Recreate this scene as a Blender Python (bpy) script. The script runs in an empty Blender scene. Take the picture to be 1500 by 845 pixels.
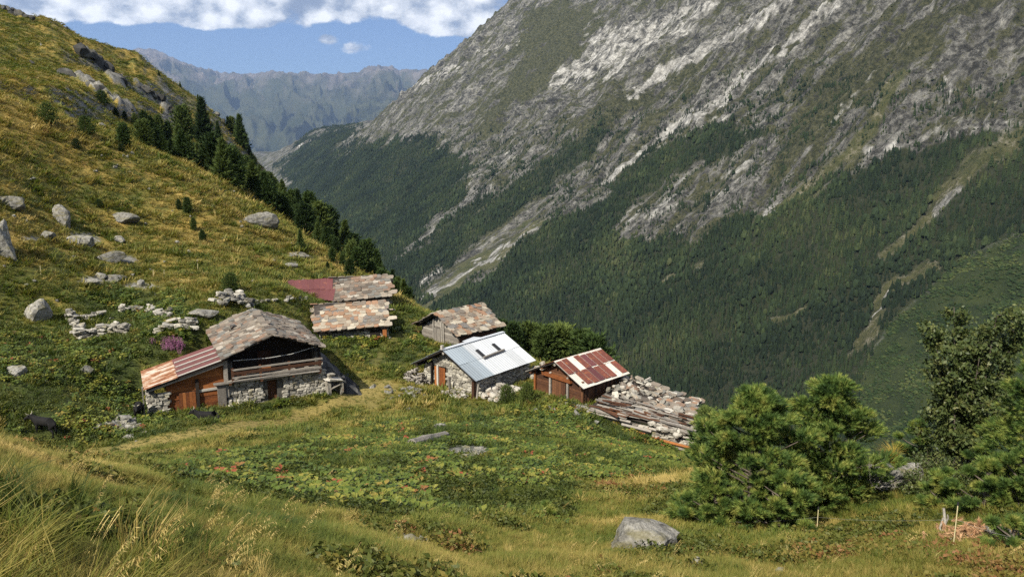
import bpy, bmesh, math, random
import numpy as np
from mathutils import Vector, Matrix, Euler

# ------------------------------------------------------------------ camera
SC = bpy.context.scene
COL = SC.collection
FPX, PITCH = 1150.0, math.radians(11.0)          # focal length in 1500-px pixels, downward pitch
cam_d = bpy.data.cameras.new('camera'); cam = bpy.data.objects.new('camera', cam_d); COL.objects.link(cam)
cam_d.sensor_width = 36.0; cam_d.lens = 36.0 * FPX / 1500.0
cam_d.clip_start = 0.05; cam_d.clip_end = 60000.0
cam.location = (0, 0, 0); cam.rotation_euler = (math.pi / 2 - PITCH, 0, 0)
SC.camera = cam

# ------------------------------------------------------------------ sun, sky, exposure
SUN = Vector((-0.40, -0.64, 0.74)).normalized()   # towards the sun
sun_el = math.asin(SUN.z); sun_az = math.atan2(SUN.x, SUN.y)
sd = bpy.data.lights.new('sun', 'SUN'); so = bpy.data.objects.new('sun', sd); COL.objects.link(so)
sd.energy = 5.0; sd.angle = math.radians(0.53); sd.color = (1.0, 0.93, 0.80)
so.rotation_euler = (-SUN).to_track_quat('-Z', 'Y').to_euler(); so.location = (0, 0, 300)
SC.view_settings.view_transform = 'Standard'; SC.view_settings.look = 'None'
SC.view_settings.gamma = 1.0; SC.view_settings.exposure = 0.86
SC.view_settings.use_curve_mapping = False
SC.render.engine = 'CYCLES'
SC.cycles.max_bounces = 5; SC.cycles.diffuse_bounces = 2; SC.cycles.glossy_bounces = 2
SC.cycles.transmission_bounces = 3; SC.cycles.transparent_max_bounces = 6; SC.cycles.volume_bounces = 0
SC.cycles.use_denoising = False; SC.cycles.sample_clamp_indirect = 4.0

def nodes_of(tree):
    tree.nodes.clear()
    N, L = tree.nodes, tree.links
    def n(kind, **kw):
        o = N.new(kind)
        for k, v in kw.items():
            if k.startswith('i_'):
                key = k[2:]
                key = int(key) if key.isdigit() else key.replace('_', ' ')
                if isinstance(v, bpy.types.NodeSocket): L.new(v, o.inputs[key])
                else: o.inputs[key].default_value = v
            else: setattr(o, k, v)
        return o
    return n, L
def mth(n, op, a, b=None, c=None, clamp=False):
    o = n('ShaderNodeMath', operation=op, use_clamp=clamp)
    for i, v in enumerate((a, b, c)):
        if v is None: continue
        if isinstance(v, bpy.types.NodeSocket): o.id_data.links.new(v, o.inputs[i])
        else: o.inputs[i].default_value = v
    return o.outputs[0]
def mixc(n, f, a, b, mode='MIX'):
    o = n('ShaderNodeMix', data_type='RGBA', blend_type=mode)
    L = o.id_data.links
    for i, v in ((0, f), (6, a), (7, b)):
        if isinstance(v, bpy.types.NodeSocket): L.new(v, o.inputs[i])
        elif i == 0: o.inputs[0].default_value = v
        else: o.inputs[i].default_value = (*v[:3], 1)
    return o.outputs[2]
def ramp(n, f, stops, interp='LINEAR'):
    o = n('ShaderNodeValToRGB'); o.id_data.links.new(f, o.inputs[0]); cr = o.color_ramp; cr.interpolation = interp
    while len(cr.elements) < len(stops): cr.elements.new(0.5)
    for e, (p, c) in zip(cr.elements, stops):
        e.position = p; e.color = (*c, 1) if hasattr(c, '__len__') else (c, c, c, 1)
    return o.outputs[0]
def smooth(n, f, lo, hi):
    o = n('ShaderNodeMapRange', interpolation_type='SMOOTHSTEP')
    L = o.id_data.links; L.new(f, o.inputs[0])
    o.inputs[1].default_value = lo; o.inputs[2].default_value = hi
    return o.outputs[0]
def noise(n, vec, scale, detail=4, rough=0.55, dist=0.0, kind='FBM'):
    o = n('ShaderNodeTexNoise'); o.noise_type = kind
    o.inputs['Scale'].default_value = scale; o.inputs['Detail'].default_value = detail
    o.inputs['Roughness'].default_value = rough; o.inputs['Distortion'].default_value = dist
    if vec is not None: o.id_data.links.new(vec, o.inputs['Vector'])
    return o.outputs[0]

world = bpy.data.worlds.new('World'); SC.world = world; world.use_nodes = True
def build_world():
    n, L = nodes_of(world.node_tree)
    sky = n('ShaderNodeTexSky'); sky.sky_type = 'NISHITA'; sky.sun_disc = False
    sky.sun_elevation = sun_el; sky.sun_rotation = sun_az; sky.altitude = 2000; sky.air_density = 1.0; sky.dust_density = 0.3; sky.ozone_density = 1.6
    tc = n('ShaderNodeTexCoord').outputs['Generated']
    sep = n('ShaderNodeSeparateXYZ', i_0=tc)
    X, Y, Z = sep.outputs
    el = mth(n, 'ARCSINE', Z); az = mth(n, 'ARCTAN2', X, Y)
    # cumulus field: noise in azimuth / elevation, flattened; clouds thicken with height above the horizon
    def field(dx, dy):
        v = n('ShaderNodeCombineXYZ', i_0=mth(n, 'ADD', mth(n, 'MULTIPLY', az, 1.0), dx), i_1=mth(n, 'ADD', mth(n, 'MULTIPLY', el, 1.45), dy), i_2=3.7).outputs[0]
        big = noise(n, v, 11.0, 2, 0.5); fine = noise(n, v, 27.0, 8, 0.60)
        return mth(n, 'ADD', mth(n, 'MULTIPLY', big, 0.62), mth(n, 'MULTIPLY', fine, 0.38))
    f = field(2.3, 0.0)
    # banks and puffs standing over the valley (directions in radians: azimuth, elevation, half widths, weight)
    bumps = None
    for a0, e0, wa, we, k in ((-0.275, 0.160, 0.15, 0.028, .32), (-0.487, 0.138, 0.080, 0.022, .37), (-0.352, 0.131, 0.060, 0.012, .32), (-0.08, 0.157, 0.085, 0.032, .36),
                              (-0.222, 0.113, 0.011, 0.007, .25), (-0.189, 0.102, 0.020, 0.009, .26), (-0.147, 0.103, 0.009, 0.005, .24), (-0.062, 0.121, 0.045, 0.010, .19), (-0.298, 0.127, 0.011, 0.005, .19)):
        da = mth(n, 'DIVIDE', mth(n, 'SUBTRACT', az, a0), wa); de = mth(n, 'DIVIDE', mth(n, 'SUBTRACT', el, e0), we)
        r2 = mth(n, 'ADD', mth(n, 'MULTIPLY', da, da), mth(n, 'MULTIPLY', de, de))
        g = mth(n, 'MULTIPLY', mth(n, 'POWER', 2.718, mth(n, 'MULTIPLY', r2, -0.8)), k)
        bumps = g if bumps is None else mth(n, 'ADD', bumps, g)
    high = mth(n, 'MULTIPLY', smooth(n, el, 0.15, 0.26), 0.15)
    low = mth(n, 'MULTIPLY', smooth(n, el, 0.15, 0.10), -0.10)
    dens = mth(n, 'ADD', mth(n, 'ADD', f, bumps), mth(n, 'ADD', high, low))
    mask = smooth(n, dens, 0.605, 0.69)
    lit = mth(n, 'SUBTRACT', f, field(2.3 + 0.010, -0.020))
    thick = smooth(n, dens, 0.66, 0.90)
    shade = mth(n, 'ADD', mth(n, 'ADD', 0.50, mth(n, 'MULTIPLY', lit, 4.6)), mth(n, 'MULTIPLY', thick, 0.10), clamp=True)
    ccol = ramp(n, shade, [(0.0, (3.4, 4.0, 5.4)), (0.30, (5.2, 5.8, 7.0)), (0.55, (9.8, 10.1, 10.6)), (1.0, (17.0, 16.8, 16.4))])
    skyc = mixc(n, 1.0, sky.outputs[0], (0.76, 0.88, 1.16), 'MULTIPLY')
    col = mixc(n, mth(n, 'MULTIPLY', mask, 0.94), skyc, ccol)
    bg = n('ShaderNodeBackground', i_0=col, i_1=0.050)
    n('ShaderNodeOutputWorld', i_0=bg.outputs[0])
build_world()
# ================================================================== helpers
rng = np.random.default_rng(11); random.seed(5)
CP, SP = math.cos(PITCH), math.sin(PITCH)
def ray(px, py):
    u = (px - 750.0) / FPX; v = (422.5 - py) / FPX
    return Vector((u, CP + v * SP, -SP + v * CP))
def at(px, py, D):                                 # world point on a picture ray at forward distance D
    d = ray(px, py); return d * (D / d.y)
def to_px(x, y, z):
    x, y, z = np.asarray(x, float), np.asarray(y, float), np.asarray(z, float)
    f = np.maximum(y * CP - z * SP, 1e-3); up = y * SP + z * CP
    return 750.0 + FPX * x / f, 422.5 - FPX * up / f
_perm = np.random.default_rng(3).permutation(4096)
_gang = np.random.default_rng(4).random(4096) * 2 * math.pi
_gx, _gy = np.cos(_gang), np.sin(_gang)
def perlin(x, y):
    xi, yi = np.floor(x).astype(np.int64), np.floor(y).astype(np.int64)
    xf, yf = x - xi, y - yi
    u = xf * xf * xf * (xf * (xf * 6 - 15) + 10); v = yf * yf * yf * (yf * (yf * 6 - 15) + 10)
    def g(i, j, dx, dy):
        h = _perm[(_perm[(xi + i) & 4095] + yi + j) & 4095]
        return _gx[h] * dx + _gy[h] * dy
    a = g(0, 0, xf, yf); b = g(1, 0, xf - 1, yf); c = g(0, 1, xf, yf - 1); d = g(1, 1, xf - 1, yf - 1)
    return ((a + (b - a) * u) + ((c + (d - c) * u) - (a + (b - a) * u)) * v) * 1.5
def fbm(x, y, oct=5, gain=0.5, lac=2.03):
    s = np.zeros_like(np.asarray(x, float)); a = 1.0; f = 1.0
    for k in range(oct):
        s = s + a * perlin(x * f + 17.3 * k, y * f - 9.1 * k); a *= gain; f *= lac
    return s
def ridged(x, y, oct=5, gain=0.5):
    s = np.zeros_like(np.asarray(x, float)); a = 1.0; f = 1.0
    for k in range(oct):
        s = s + a * (1 - 2 * np.abs(perlin(x * f + 31.7 * k, y * f + 5.9 * k))); a *= gain; f *= 2.07
    return s
def sstep(x, lo, hi):
    t = np.clip((x - lo) / (hi - lo), 0, 1); return t * t * (3 - 2 * t)
def poly_sd(px, py, poly):                          # signed distance to a polygon, positive inside
    px, py = np.asarray(px, float), np.asarray(py, float)
    d = np.full(px.shape, 1e18); ins = np.zeros(px.shape, bool)
    P = np.array(poly, float)
    for (x0, y0), (x1, y1) in zip(P, np.roll(P, -1, 0)):
        ex, ey = x1 - x0, y1 - y0
        t = np.clip(((px - x0) * ex + (py - y0) * ey) / (ex * ex + ey * ey), 0, 1)
        d = np.minimum(d, (px - x0 - t * ex) ** 2 + (py - y0 - t * ey) ** 2)
        c = ((y0 > py) != (y1 > py)) & (px < (x1 - x0) * (py - y0) / (y1 - y0 + 1e-12) + x0)
        ins ^= c
    return np.sqrt(d) * np.where(ins, 1, -1)
def line_d(px, py, pts):                            # distance to a polyline
    px, py = np.asarray(px, float), np.asarray(py, float)
    d = np.full(px.shape, 1e18)
    for (x0, y0), (x1, y1) in zip(pts[:-1], pts[1:]):
        ex, ey = x1 - x0, y1 - y0
        t = np.clip(((px - x0) * ex + (py - y0) * ey) / (ex * ex + ey * ey), 0, 1)
        d = np.minimum(d, (px - x0 - t * ex) ** 2 + (py - y0 - t * ey) ** 2)
    return np.sqrt(d)

# ================================================================== near hillside (height field through surveyed points)
_ctl = [(0,845,3.0),(150,845,3.6),(300,845,4.6),(600,845,7),(900,845,9.5),(1200,845,10),(1500,845,9),
 (0,700,6),(30,655,9),(200,720,9.5),(200,682,20),(400,760,10),(400,700,19),(400,650,34),(300,620,44),
 (600,760,13.5),(600,700,21),(600,650,34),(750,800,11),(800,720,19),(800,660,30),(940,795,12.5),(900,700,24),(900,655,36),
 (1130,775,14),(1000,690,26),(1300,740,15),(1450,740,13.5),(1290,700,17.5),(1450,670,18),
 (520,590,53),(230,598,50.5),(350,592,51.5),(480,582,54),(560,545,60),(600,562,57),(690,588,54),(780,580,54.5),(850,592,53),(870,605,51),(1015,658,47),
 (465,490,67),(570,492,68),(632,505,66),(485,445,75),(572,445,76),(600,425,84),(630,442,80),
 (340,450,62),(300,472,58),(220,500,55),(200,590,50),(420,430,69),(450,400,84),(400,360,92),(400,325,105),
 (300,380,78),(300,300,95),(150,400,70),(100,320,80),(100,250,90),(0,460,58),(0,350,66),(0,250,78),(0,160,92),(85,182,97),(159,207,103),(264,239,110),(480,360,104),(560,400,95),
 (130,450,63),(200,480,59),(100,540,50),(100,600,44),(0,560,45),(65,642,41),(200,657,39),
 (0,130,160),(100,170,165),(200,215,175),(300,250,190),(350,262,220),(0,70,230),(150,110,240),(250,170,260),(330,215,290),
 (0,8,330),(60,35,325),(113,57,320),(176,80,315),(236,107,312),(290,142,312),(327,173,315),(392,233,330)]
_pts = [tuple(at(*c)) for c in _ctl] + [(-160,92,14),(-300,300,78),(-250,150,40),(-120,60,6),(-80,40,-3),(-50,20,-4),(-30,5,-1),(-10,0,-1.2),(0,0,-1.65),(10,0,-3.6),(20,-5,-5),(0,-10,1),(-20,-15,2),
 (-60,122,-0.5),(-80,125,1.5),(-46,138,-9),(-32,130,-17),(-18,114,-21),(-150,420,4),(-185,400,22),(-250,450,40),(-130,380,2),(-110,420,-20),
 (22,18,-12),(25,40,-19),(25,60,-23),(15,75,-23),(0,100,-24),(0,150,-32),(-20,200,-34),(-50,300,-32),(40,0,-12),(60,60,-28),(60,150,-38),(50,300,-42),(-380,420,110)]
_C = np.array(_pts, float); _S = 60.0
_cx, _cy = _C[:, 0] / _S, _C[:, 1] / _S
def _U(r2): return np.where(r2 > 1e-12, 0.5 * r2 * np.log(np.maximum(r2, 1e-12)), 0.0)
_K = _U((_cx[:, None] - _cx) ** 2 + (_cy[:, None] - _cy) ** 2) + np.eye(len(_C)) * 2e-4
_Pm = np.stack([np.ones(len(_C)), _cx, _cy], 1)
_w = np.linalg.solve(np.block([[_K, _Pm], [_Pm.T, np.zeros((3, 3))]]), np.r_[_C[:, 2], 0, 0, 0])
EDGE = [(44,-14),(27,5),(20,14),(16.5,22),(15.5,31),(16,42),(17,50),(13.5,58),(9.5,65),(5,72),(-1,79),(-7.5,84.5),(-14,96),(-19,120),(-43,185),(-79,258),(-107,330),(-155,420),(-230,600)]
_eg = [(-400,600),(-400,-14)]
def near_raw(x, y):
    x, y = np.asarray(x, float), np.asarray(y, float)
    X, Y = x / _S, y / _S
    z = _w[-3] + _w[-2] * X + _w[-1] * Y
    for k in range(len(_C)): z = z + _w[k] * _U((X - _cx[k]) ** 2 + (Y - _cy[k]) ** 2)
    return z
def edge_d(x, y): return -poly_sd(x, y, EDGE + _eg)
# house origins: point on the ground under the front ridge end, heading of the house
H_MAIN = (-16.0, 51.0, -17.75, math.radians(27)); H_TIN = (-5.23, 57.0, -19.0, math.radians(-40)); H_LICHEN = (-6.79, 68.0, -18.2, math.radians(-46)); H_RUST = (3.02, 54.0, -18.55, math.radians(-46))
H_LOW = (-13.9, 66.75, -17.6, math.radians(4.6)); H_UP = (-14.7, 75.75, -16.9, math.radians(5))
def _pad(h, lx, ly, hx, hy, bl, dz=0.0):
    c, s = math.cos(h[3]), math.sin(h[3]); return (h[0] + lx * c - ly * s, h[1] + lx * s + ly * c, h[2] + dz, hx, hy, h[3], bl)
# levelled house pads (x, y, z, half-x, half-y, rot, blend)
PADS = [_pad(H_MAIN, 0.2, 3.6, 3.2, 3.2, 2.6), _pad(H_MAIN, -5.4, 2.2, 2.4, 2.2, 2.0, .15), _pad(H_TIN, 0, 3.3, 3.1, 3.3, 2.0), _pad(H_LICHEN, 0, 2.4, 2.6, 2.4, 1.6), _pad(H_RUST, 0, 2.3, 2.4, 2.4, 1.6),
        _pad(H_LOW, 0, 2.0, 2.9, 1.9, 1.5), _pad(H_UP, 0.2, 2.0, 2.5, 1.8, 1.5)]
def hill(x, y, detail=True):
    x, y = np.asarray(x, float), np.asarray(y, float)
    z = near_raw(x, y); d = edge_d(x, y)
    w = 3.0 + 0.03 * np.hypot(x, y)
    z = z - 0.82 * w * np.log1p(np.exp(np.clip((d - 1.0) / w, -30, 40))) * np.where(d > -40, 1, 0)
    if detail:
        R = np.hypot(x, y)
        k = sstep(R, 2, 40)
        z = z + fbm(x / 9.0, y / 9.0, 4) * (0.10 + 0.22 * k) + fbm(x / 38.0 + 5, y / 38.0, 3) * 0.7 * sstep(R, 60, 160)
        far = sstep(R, 130, 200)                      # rock bands of the rear shoulder
        z = z + far * (np.maximum(0, ridged(x / 34.0, y / 60.0 + 3, 4) - 0.75) * 4.5 - 0.6)
    for (cx, cy, cz, hx, hy, rot, bl) in PADS:
        c, s = math.cos(rot), math.sin(rot)
        lx = (x - cx) * c + (y - cy) * s; ly = -(x - cx) * s + (y - cy) * c
        q = np.hypot(np.maximum(np.abs(lx) - hx, 0), np.maximum(np.abs(ly) - hy, 0))
        k = 1 - sstep(q, 0, bl); z = z * (1 - k) + cz * k
    return z
def hz(x, y): return float(hill(np.array([x]), np.array([y]))[0])
def ground_at(px, py, d0=2.5, d1=420.0):             # first hit of a picture ray on the hillside
    d = ray(px, py); d = d / d.y
    D = np.geomspace(d0, d1, 1400)
    h = hill(d.x * D, D) - d.z * D
    k = np.argmax(h > 0)
    if h[k] <= 0: return None
    a = D[k - 1]; b = D[k]; D2 = np.linspace(a, b, 30); h2 = hill(d.x * D2, D2) - d.z * D2
    Dh = D2[max(np.argmax(h2 > 0), 0)]
    return Vector((d.x * Dh, Dh, float(hill(np.array([d.x * Dh]), np.array([Dh]))[0])))

# ================================================================== far mountain across the valley
VA = math.radians(-25.0)                             # valley axis
def st(x, y): return x * math.cos(VA) - y * math.sin(VA), x * math.sin(VA) + y * math.cos(VA)
def st_inv(s, t): return s * math.cos(VA) + t * math.sin(VA), -s * math.sin(VA) + t * math.cos(VA)
def mountain(x, y):
    s, t = st(np.asarray(x, float), np.asarray(y, float))
    wob = fbm(s / 900.0, t / 900.0, 3) * 60
    t1 = t + wob
    up = np.maximum(s - 470, 0)
    z = -430 + 0.60 * up + 0.00007 * up ** 2 + 0.02 * np.minimum(s - 470, 0)
    # gullies falling straight down the slope, buttresses between them
    g = np.zeros_like(z)
    for tg, w, dep, s0, s1 in ((1790, 110, 48, 560, 2600), (2330, 150, 70, 1150, 3000), (1180, 90, 26, 560, 2200), (760, 70, 24, 560, 1800), (2950, 120, 34, 620, 1700), (420, 60, 18, 560, 1500)):
        g = g - dep * np.exp(-((t1 - tg - 0.10 * (s - 1000)) / w) ** 2) * sstep(s, s0, s0 + 350)
    z = z + g
    z = z + 165 * np.exp(-((t1 - 3660) / 520) ** 2) * sstep(s, 620, 1500)          # second buttress
    z = z + 60 * np.exp(-((t1 - 1480) / 190) ** 2) * sstep(s, 900, 1500)
    z = z + 50 * np.exp(-((t1 - 950) / 220) ** 2) * sstep(s, 800, 1400)
    amp = sstep(s, 500, 1300)
    z = z + amp * (ridged(t / 300.0, s / 750.0, 5, 0.52) - 0.5) * 32 + amp * (ridged(t / 80.0 + 7, s / 130.0, 4) - .5) * 17
    z = z + fbm(s / 160.0, t / 160.0, 4) * 9 * sstep(s, 480, 700)
    z = z + amp * ((ridged(t / 34.0 + 3, s / 30.0, 3, .6) - .5) * 4.2 + np.maximum(0, perlin(t / 70.0 + 40, s / 45.0) - .05) * 24) * (.45 + .55 * sstep(fbm(s / 240.0, t / 240.0 + 8, 3), -.2, .4))
    cap = 2600 - 2520 * sstep(t + 0.35 * (s - 900), 3900, 4750) - 260 * sstep(t, 5900, 7200)
    k = 60.0
    z = -k * np.log(np.exp(-np.clip(z, -500, 3000) / k) + np.exp(-np.clip(cap + fbm(s / 260., t / 260., 4) * 28, -600, 3000) / k))
    return z
# ================================================================== mesh, material and tag helpers
def tag(o, label=None, cat=None, group=None, kind=None):
    if label: o['label'] = label
    if cat: o['category'] = cat
    if group: o['group'] = group
    if kind: o['kind'] = kind
    return o
def link(name, me, parent=None, mat=None, loc=None, rot=None, scale=None):
    o = bpy.data.objects.new(name, me); COL.objects.link(o)
    if parent is not None: o.parent = parent
    if mat is not None and me is not None and not me.materials: me.materials.append(mat)
    if loc is not None: o.location = loc
    if rot is not None: o.rotation_euler = rot
    if scale is not None: o.scale = scale
    return o
def pydata(name, V, F, smooth_=False, mat=None):
    me = bpy.data.meshes.new(name); me.from_pydata([tuple(v) for v in V], [], F); me.update()
    if smooth_: me.shade_smooth()
    if mat: me.materials.append(mat)
    return me
def empty(name, loc=(0, 0, 0), rz=0.0):
    o = bpy.data.objects.new(name, None); COL.objects.link(o); o.location = loc; o.rotation_euler = (0, 0, rz); o.empty_display_size = .2
    return o
def grid_mesh(name, X, Y, Z, attrs, mat):
    nr, na = X.shape
    co = np.stack([X, Y, Z], -1).reshape(-1, 3).astype(np.float32)
    i = np.arange(nr * na).reshape(nr, na)
    f = np.stack([i[:-1, :-1], i[:-1, 1:], i[1:, 1:], i[1:, :-1]], -1).reshape(-1, 4)
    me = bpy.data.meshes.new(name)
    me.vertices.add(len(co)); me.vertices.foreach_set('co', co.ravel())
    me.loops.add(f.size); me.loops.foreach_set('vertex_index', f.ravel().astype(np.int32))
    me.polygons.add(len(f)); me.polygons.foreach_set('loop_start', np.arange(0, f.size, 4, dtype=np.int32))
    me.update(calc_edges=True); me.shade_smooth()
    for k, v in attrs.items():
        a = me.attributes.new(k, 'FLOAT', 'POINT'); a.data.foreach_set('value', np.ascontiguousarray(v, np.float32).ravel())
    me.materials.append(mat)
    return me
MATS = {}
def material(name, fn):
    if name in MATS: return MATS[name]
    m = bpy.data.materials.new(name); m.use_nodes = True
    n, L = nodes_of(m.node_tree)
    col, rough, bump = fn(n)
    p = n('ShaderNodeBsdfPrincipled'); p.inputs['Specular IOR Level'].default_value = 0.25
    for key, v in (('Base Color', col), ('Roughness', rough)):
        if isinstance(v, bpy.types.NodeSocket): L.new(v, p.inputs[key])
        else: p.inputs[key].default_value = (*v, 1) if key == 'Base Color' else v
    if bump:
        b = n('ShaderNodeBump', i_Strength=bump[1], i_Distance=bump[2]); L.new(bump[0], b.inputs['Height']); L.new(b.outputs[0], p.inputs['Normal'])
    n('ShaderNodeOutputMaterial', i_0=p.outputs[0]); MATS[name] = m
    return m
def pos(n): return n('ShaderNodeNewGeometry').outputs['Position']
def obj_co(n): return n('ShaderNodeTexCoord').outputs['Object']
def attr(n, name, typ='GEOMETRY'):
    return n('ShaderNodeAttribute', attribute_name=name, attribute_type=typ).outputs['Fac']
def objrand(n): return n('ShaderNodeObjectInfo').outputs['Random']
def hsv(n, col, h=None, s=None, v=None):
    o = n('ShaderNodeHueSaturation'); L = o.id_data.links; L.new(col, o.inputs['Color'])
    for key, x in (('Hue', h), ('Saturation', s), ('Value', v)):
        if x is None: continue
        if isinstance(x, bpy.types.NodeSocket): L.new(x, o.inputs[key])
        else: o.inputs[key].default_value = x
    return o.outputs[0]
def mulv(n, vec, xyz, rz=0.0):
    o = n('ShaderNodeMapping'); o.id_data.links.new(vec, o.inputs[0]); o.inputs['Scale'].default_value = xyz; o.inputs['Rotation'].default_value = (0, 0, rz)
    return o.outputs[0]
def scatter(name, P, scl, rot, tint, var, protos, label, cat, parent=None):
    """many alike plants as one mass: a point cloud with one mesh instanced on each point"""
    me = bpy.data.meshes.new(name); me.vertices.add(len(P)); me.vertices.foreach_set('co', np.asarray(P, np.float32).ravel())
    for k, typ, v in (('rot', 'FLOAT_VECTOR', rot), ('scl', 'FLOAT_VECTOR', scl)):
        a = me.attributes.new(k, typ, 'POINT'); a.data.foreach_set('vector', np.asarray(v, np.float32).ravel())
    a = me.attributes.new('tint', 'FLOAT', 'POINT'); a.data.foreach_set('value', np.asarray(tint, np.float32))
    a = me.attributes.new('var', 'INT', 'POINT'); a.data.foreach_set('value', np.asarray(var, np.int32))
    o = link(name, me, parent)
    ng = bpy.data.node_groups.new(name, 'GeometryNodeTree')
    ng.interface.new_socket('Geometry', in_out='INPUT', socket_type='NodeSocketGeometry'); ng.interface.new_socket('Geometry', in_out='OUTPUT', socket_type='NodeSocketGeometry')
    N, L = ng.nodes, ng.links
    gi = N.new('NodeGroupInput'); go = N.new('NodeGroupOutput'); jn = N.new('GeometryNodeJoinGeometry')
    def na(nm, typ):
        q = N.new('GeometryNodeInputNamedAttribute'); q.data_type = typ; q.inputs[0].default_value = nm; return q.outputs[0]
    r, s, v = na('rot', 'FLOAT_VECTOR'), na('scl', 'FLOAT_VECTOR'), na('var', 'INT')
    e2r = N.new('FunctionNodeEulerToRotation'); L.new(r, e2r.inputs[0])
    for k, pr in enumerate(protos):
        oi = N.new('GeometryNodeObjectInfo'); oi.inputs['Object'].default_value = pr; oi.inputs['As Instance'].default_value = True
        cmp_ = N.new('FunctionNodeCompare'); cmp_.data_type = 'INT'; cmp_.operation = 'EQUAL'
        ii = [q for q in cmp_.inputs if q.type == 'INT']; L.new(v, ii[0]); ii[1].default_value = k
        ip = N.new('GeometryNodeInstanceOnPoints')
        L.new(gi.outputs[0], ip.inputs['Points']); L.new(cmp_.outputs[0], ip.inputs['Selection']); L.new(oi.outputs['Geometry'], ip.inputs['Instance'])
        L.new(e2r.outputs[0], ip.inputs['Rotation']); L.new(s, ip.inputs['Scale'])
        L.new(ip.outputs[0], jn.inputs[0])
    L.new(jn.outputs[0], go.inputs[0])
    md = o.modifiers.new('scatter', 'NODES'); md.node_group = ng
    return tag(o, label, cat, kind='stuff')
def proto(name, me): return bpy.data.objects.new(name, me)      # never linked: only the masses use it

# ================================================================== masks of ground cover, by place
F_A = [(412,246),(440,212),(470,192),(525,186),(505,215),(470,250),(440,275),(425,262)]
F_B = [(425,270),(470,245),(520,215),(600,198),(645,200),(655,225),(690,240),(685,265),(655,305),(610,345),(570,380),(620,430),(640,440),(500,450)]
F_C = [(570,385),(640,345),(715,285),(790,235),(870,192),(905,180),(880,212),(830,255),(770,300),(730,335),(680,370),(620,410),(600,425)]
F_D = [(630,445),(720,395),(800,332),(890,275),(965,212),(1040,185),(1130,195),(1080,222),(1010,250),(935,295),(895,330),(905,352),(960,347),(1005,357),(1060,318),(1120,322),(1180,287),(1250,247),(1330,217),(1440,199),(1500,190),(1650,170),(1900,800),(600,1200)]
SHRUB = [(1500,345),(1414,366),(1356,432),(1290,470),(1257,520),(1245,620),(1230,800),(1900,900),(1900,300)]
SPARSE = [(640,330),(690,240),(640,190),(760,190),(900,160),(1000,140),(1100,90),(1200,80),(1300,110),(1400,110),(1600,80),(1600,210),(1250,265),(1000,365),(890,352),(760,300)]
STRIPS = [([(1520,180),(1440,235),(1390,275),(1340,335),(1300,372)], 13), ([(1330,110),(1290,160),(1230,240),(1195,272),(1145,302),(1112,324)], 9),
          ([(1372,392),(1300,424),(1272,475),(1240,505)], 8), ([(1030,380),(980,410)], 3), ([(1180,455),(1120,470)], 3), ([(795,330),(755,354),(715,380),(670,405),(640,425),(615,445)], 9)]
PALE = [([(1262,-20),(1190,30),(1130,85),(1062,140),(1000,180),(957,210),(922,240),(888,270)], 9), ([(795,330),(760,352),(715,380),(670,405),(640,425),(620,442)], 6),
        ([(1175,-15),(1095,38),(1020,80),(975,105),(930,137)], 11), ([(1145,302),(1112,324)], 5), ([(1410,282),(1372,312)], 14), ([(640,395),(600,432)], 3), ([(1300,424),(1272,475)], 3),
        ([(700,255),(690,290),(655,325),(615,350)], 9, .6), ([(735,240),(755,225)], 14, .5), ([(1000,255),(960,320)], 18, .5), ([(1090,232),(1040,300)], 16, .5), ([(905,328),(985,300)], 16, .5),
        ([(1500,182),(1420,185),(1340,205),(1270,225)], 10, .7), ([(1385,105),(1388,150)], 3), ([(428,252),(434,258)], 6), ([(438,217),(456,211)], 5), ([(503,303),(508,296)], 4),
        ([(575,140),(640,110),(668,98)], 5), ([(1060,175),(960,230)], 14, .5), ([(1500,120),(1300,240)], 6, .5), ([(860,215),(790,260),(730,300)], 12, .45), ([(1330,60),(1200,190)], 5, .5), ([(760,62),(700,80),(640,118)], 6, .5)]
FAN = [(880,35),(960,22),(1040,-10),(1100,-10),(1010,40),(930,92),(880,122),(820,142),(788,132),(840,80)]
GREEN = [[(770,10),(860,0),(885,35),(830,90),(800,130),(760,150),(720,190),(690,200),(740,130),(760,70)], [(960,120),(1010,85),(1060,70),(1000,120),(930,165),(860,185),(800,200),(860,160)],
         [(1220,90),(1330,40),(1400,10),(1330,110),(1230,190),(1130,240),(1150,170)]]
def mtn_masks(x, y, z):
    px, py = to_px(x, y, z)
    jx = fbm(x / 120.0, y / 120.0, 4); jy = fbm(x / 45.0 + 9, y / 45.0, 4)
    qx, qy = px + jx * 15 + jy * 11, py + jx * 9 - jy * 11
    inn = np.maximum.reduce([poly_sd(qx, qy, p) for p in (F_A, F_B, F_C, F_D)])
    forest = sstep(inn, -9, 9)
    strip = np.zeros_like(px)
    for pts, w in STRIPS: strip = np.maximum(strip, 1 - sstep(line_d(qx, qy, pts), w * .6, w * 1.25))
    forest = forest * (1 - strip)
    shrub = sstep(poly_sd(qx, qy, SHRUB), -6, 8) * forest
    pale = np.zeros_like(px)
    for pts, w, *k_ in PALE: pale = np.maximum(pale, (k_[0] if k_ else 1.0) * (1 - sstep(line_d(px + jx * 7 + jy * 6, py + jy * 7 - jx * 4, pts), w * .25, w * 1.25)))
    pale = np.maximum(pale, 0.75 * sstep(poly_sd(qx, qy, FAN), -4, 10))
    grass = np.maximum.reduce([sstep(poly_sd(qx, qy, p), -8, 14) for p in GREEN])
    sparse = sstep(poly_sd(qx, qy, SPARSE), -10, 25)
    return px, py, forest, shrub, pale, strip, grass, sparse

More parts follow.
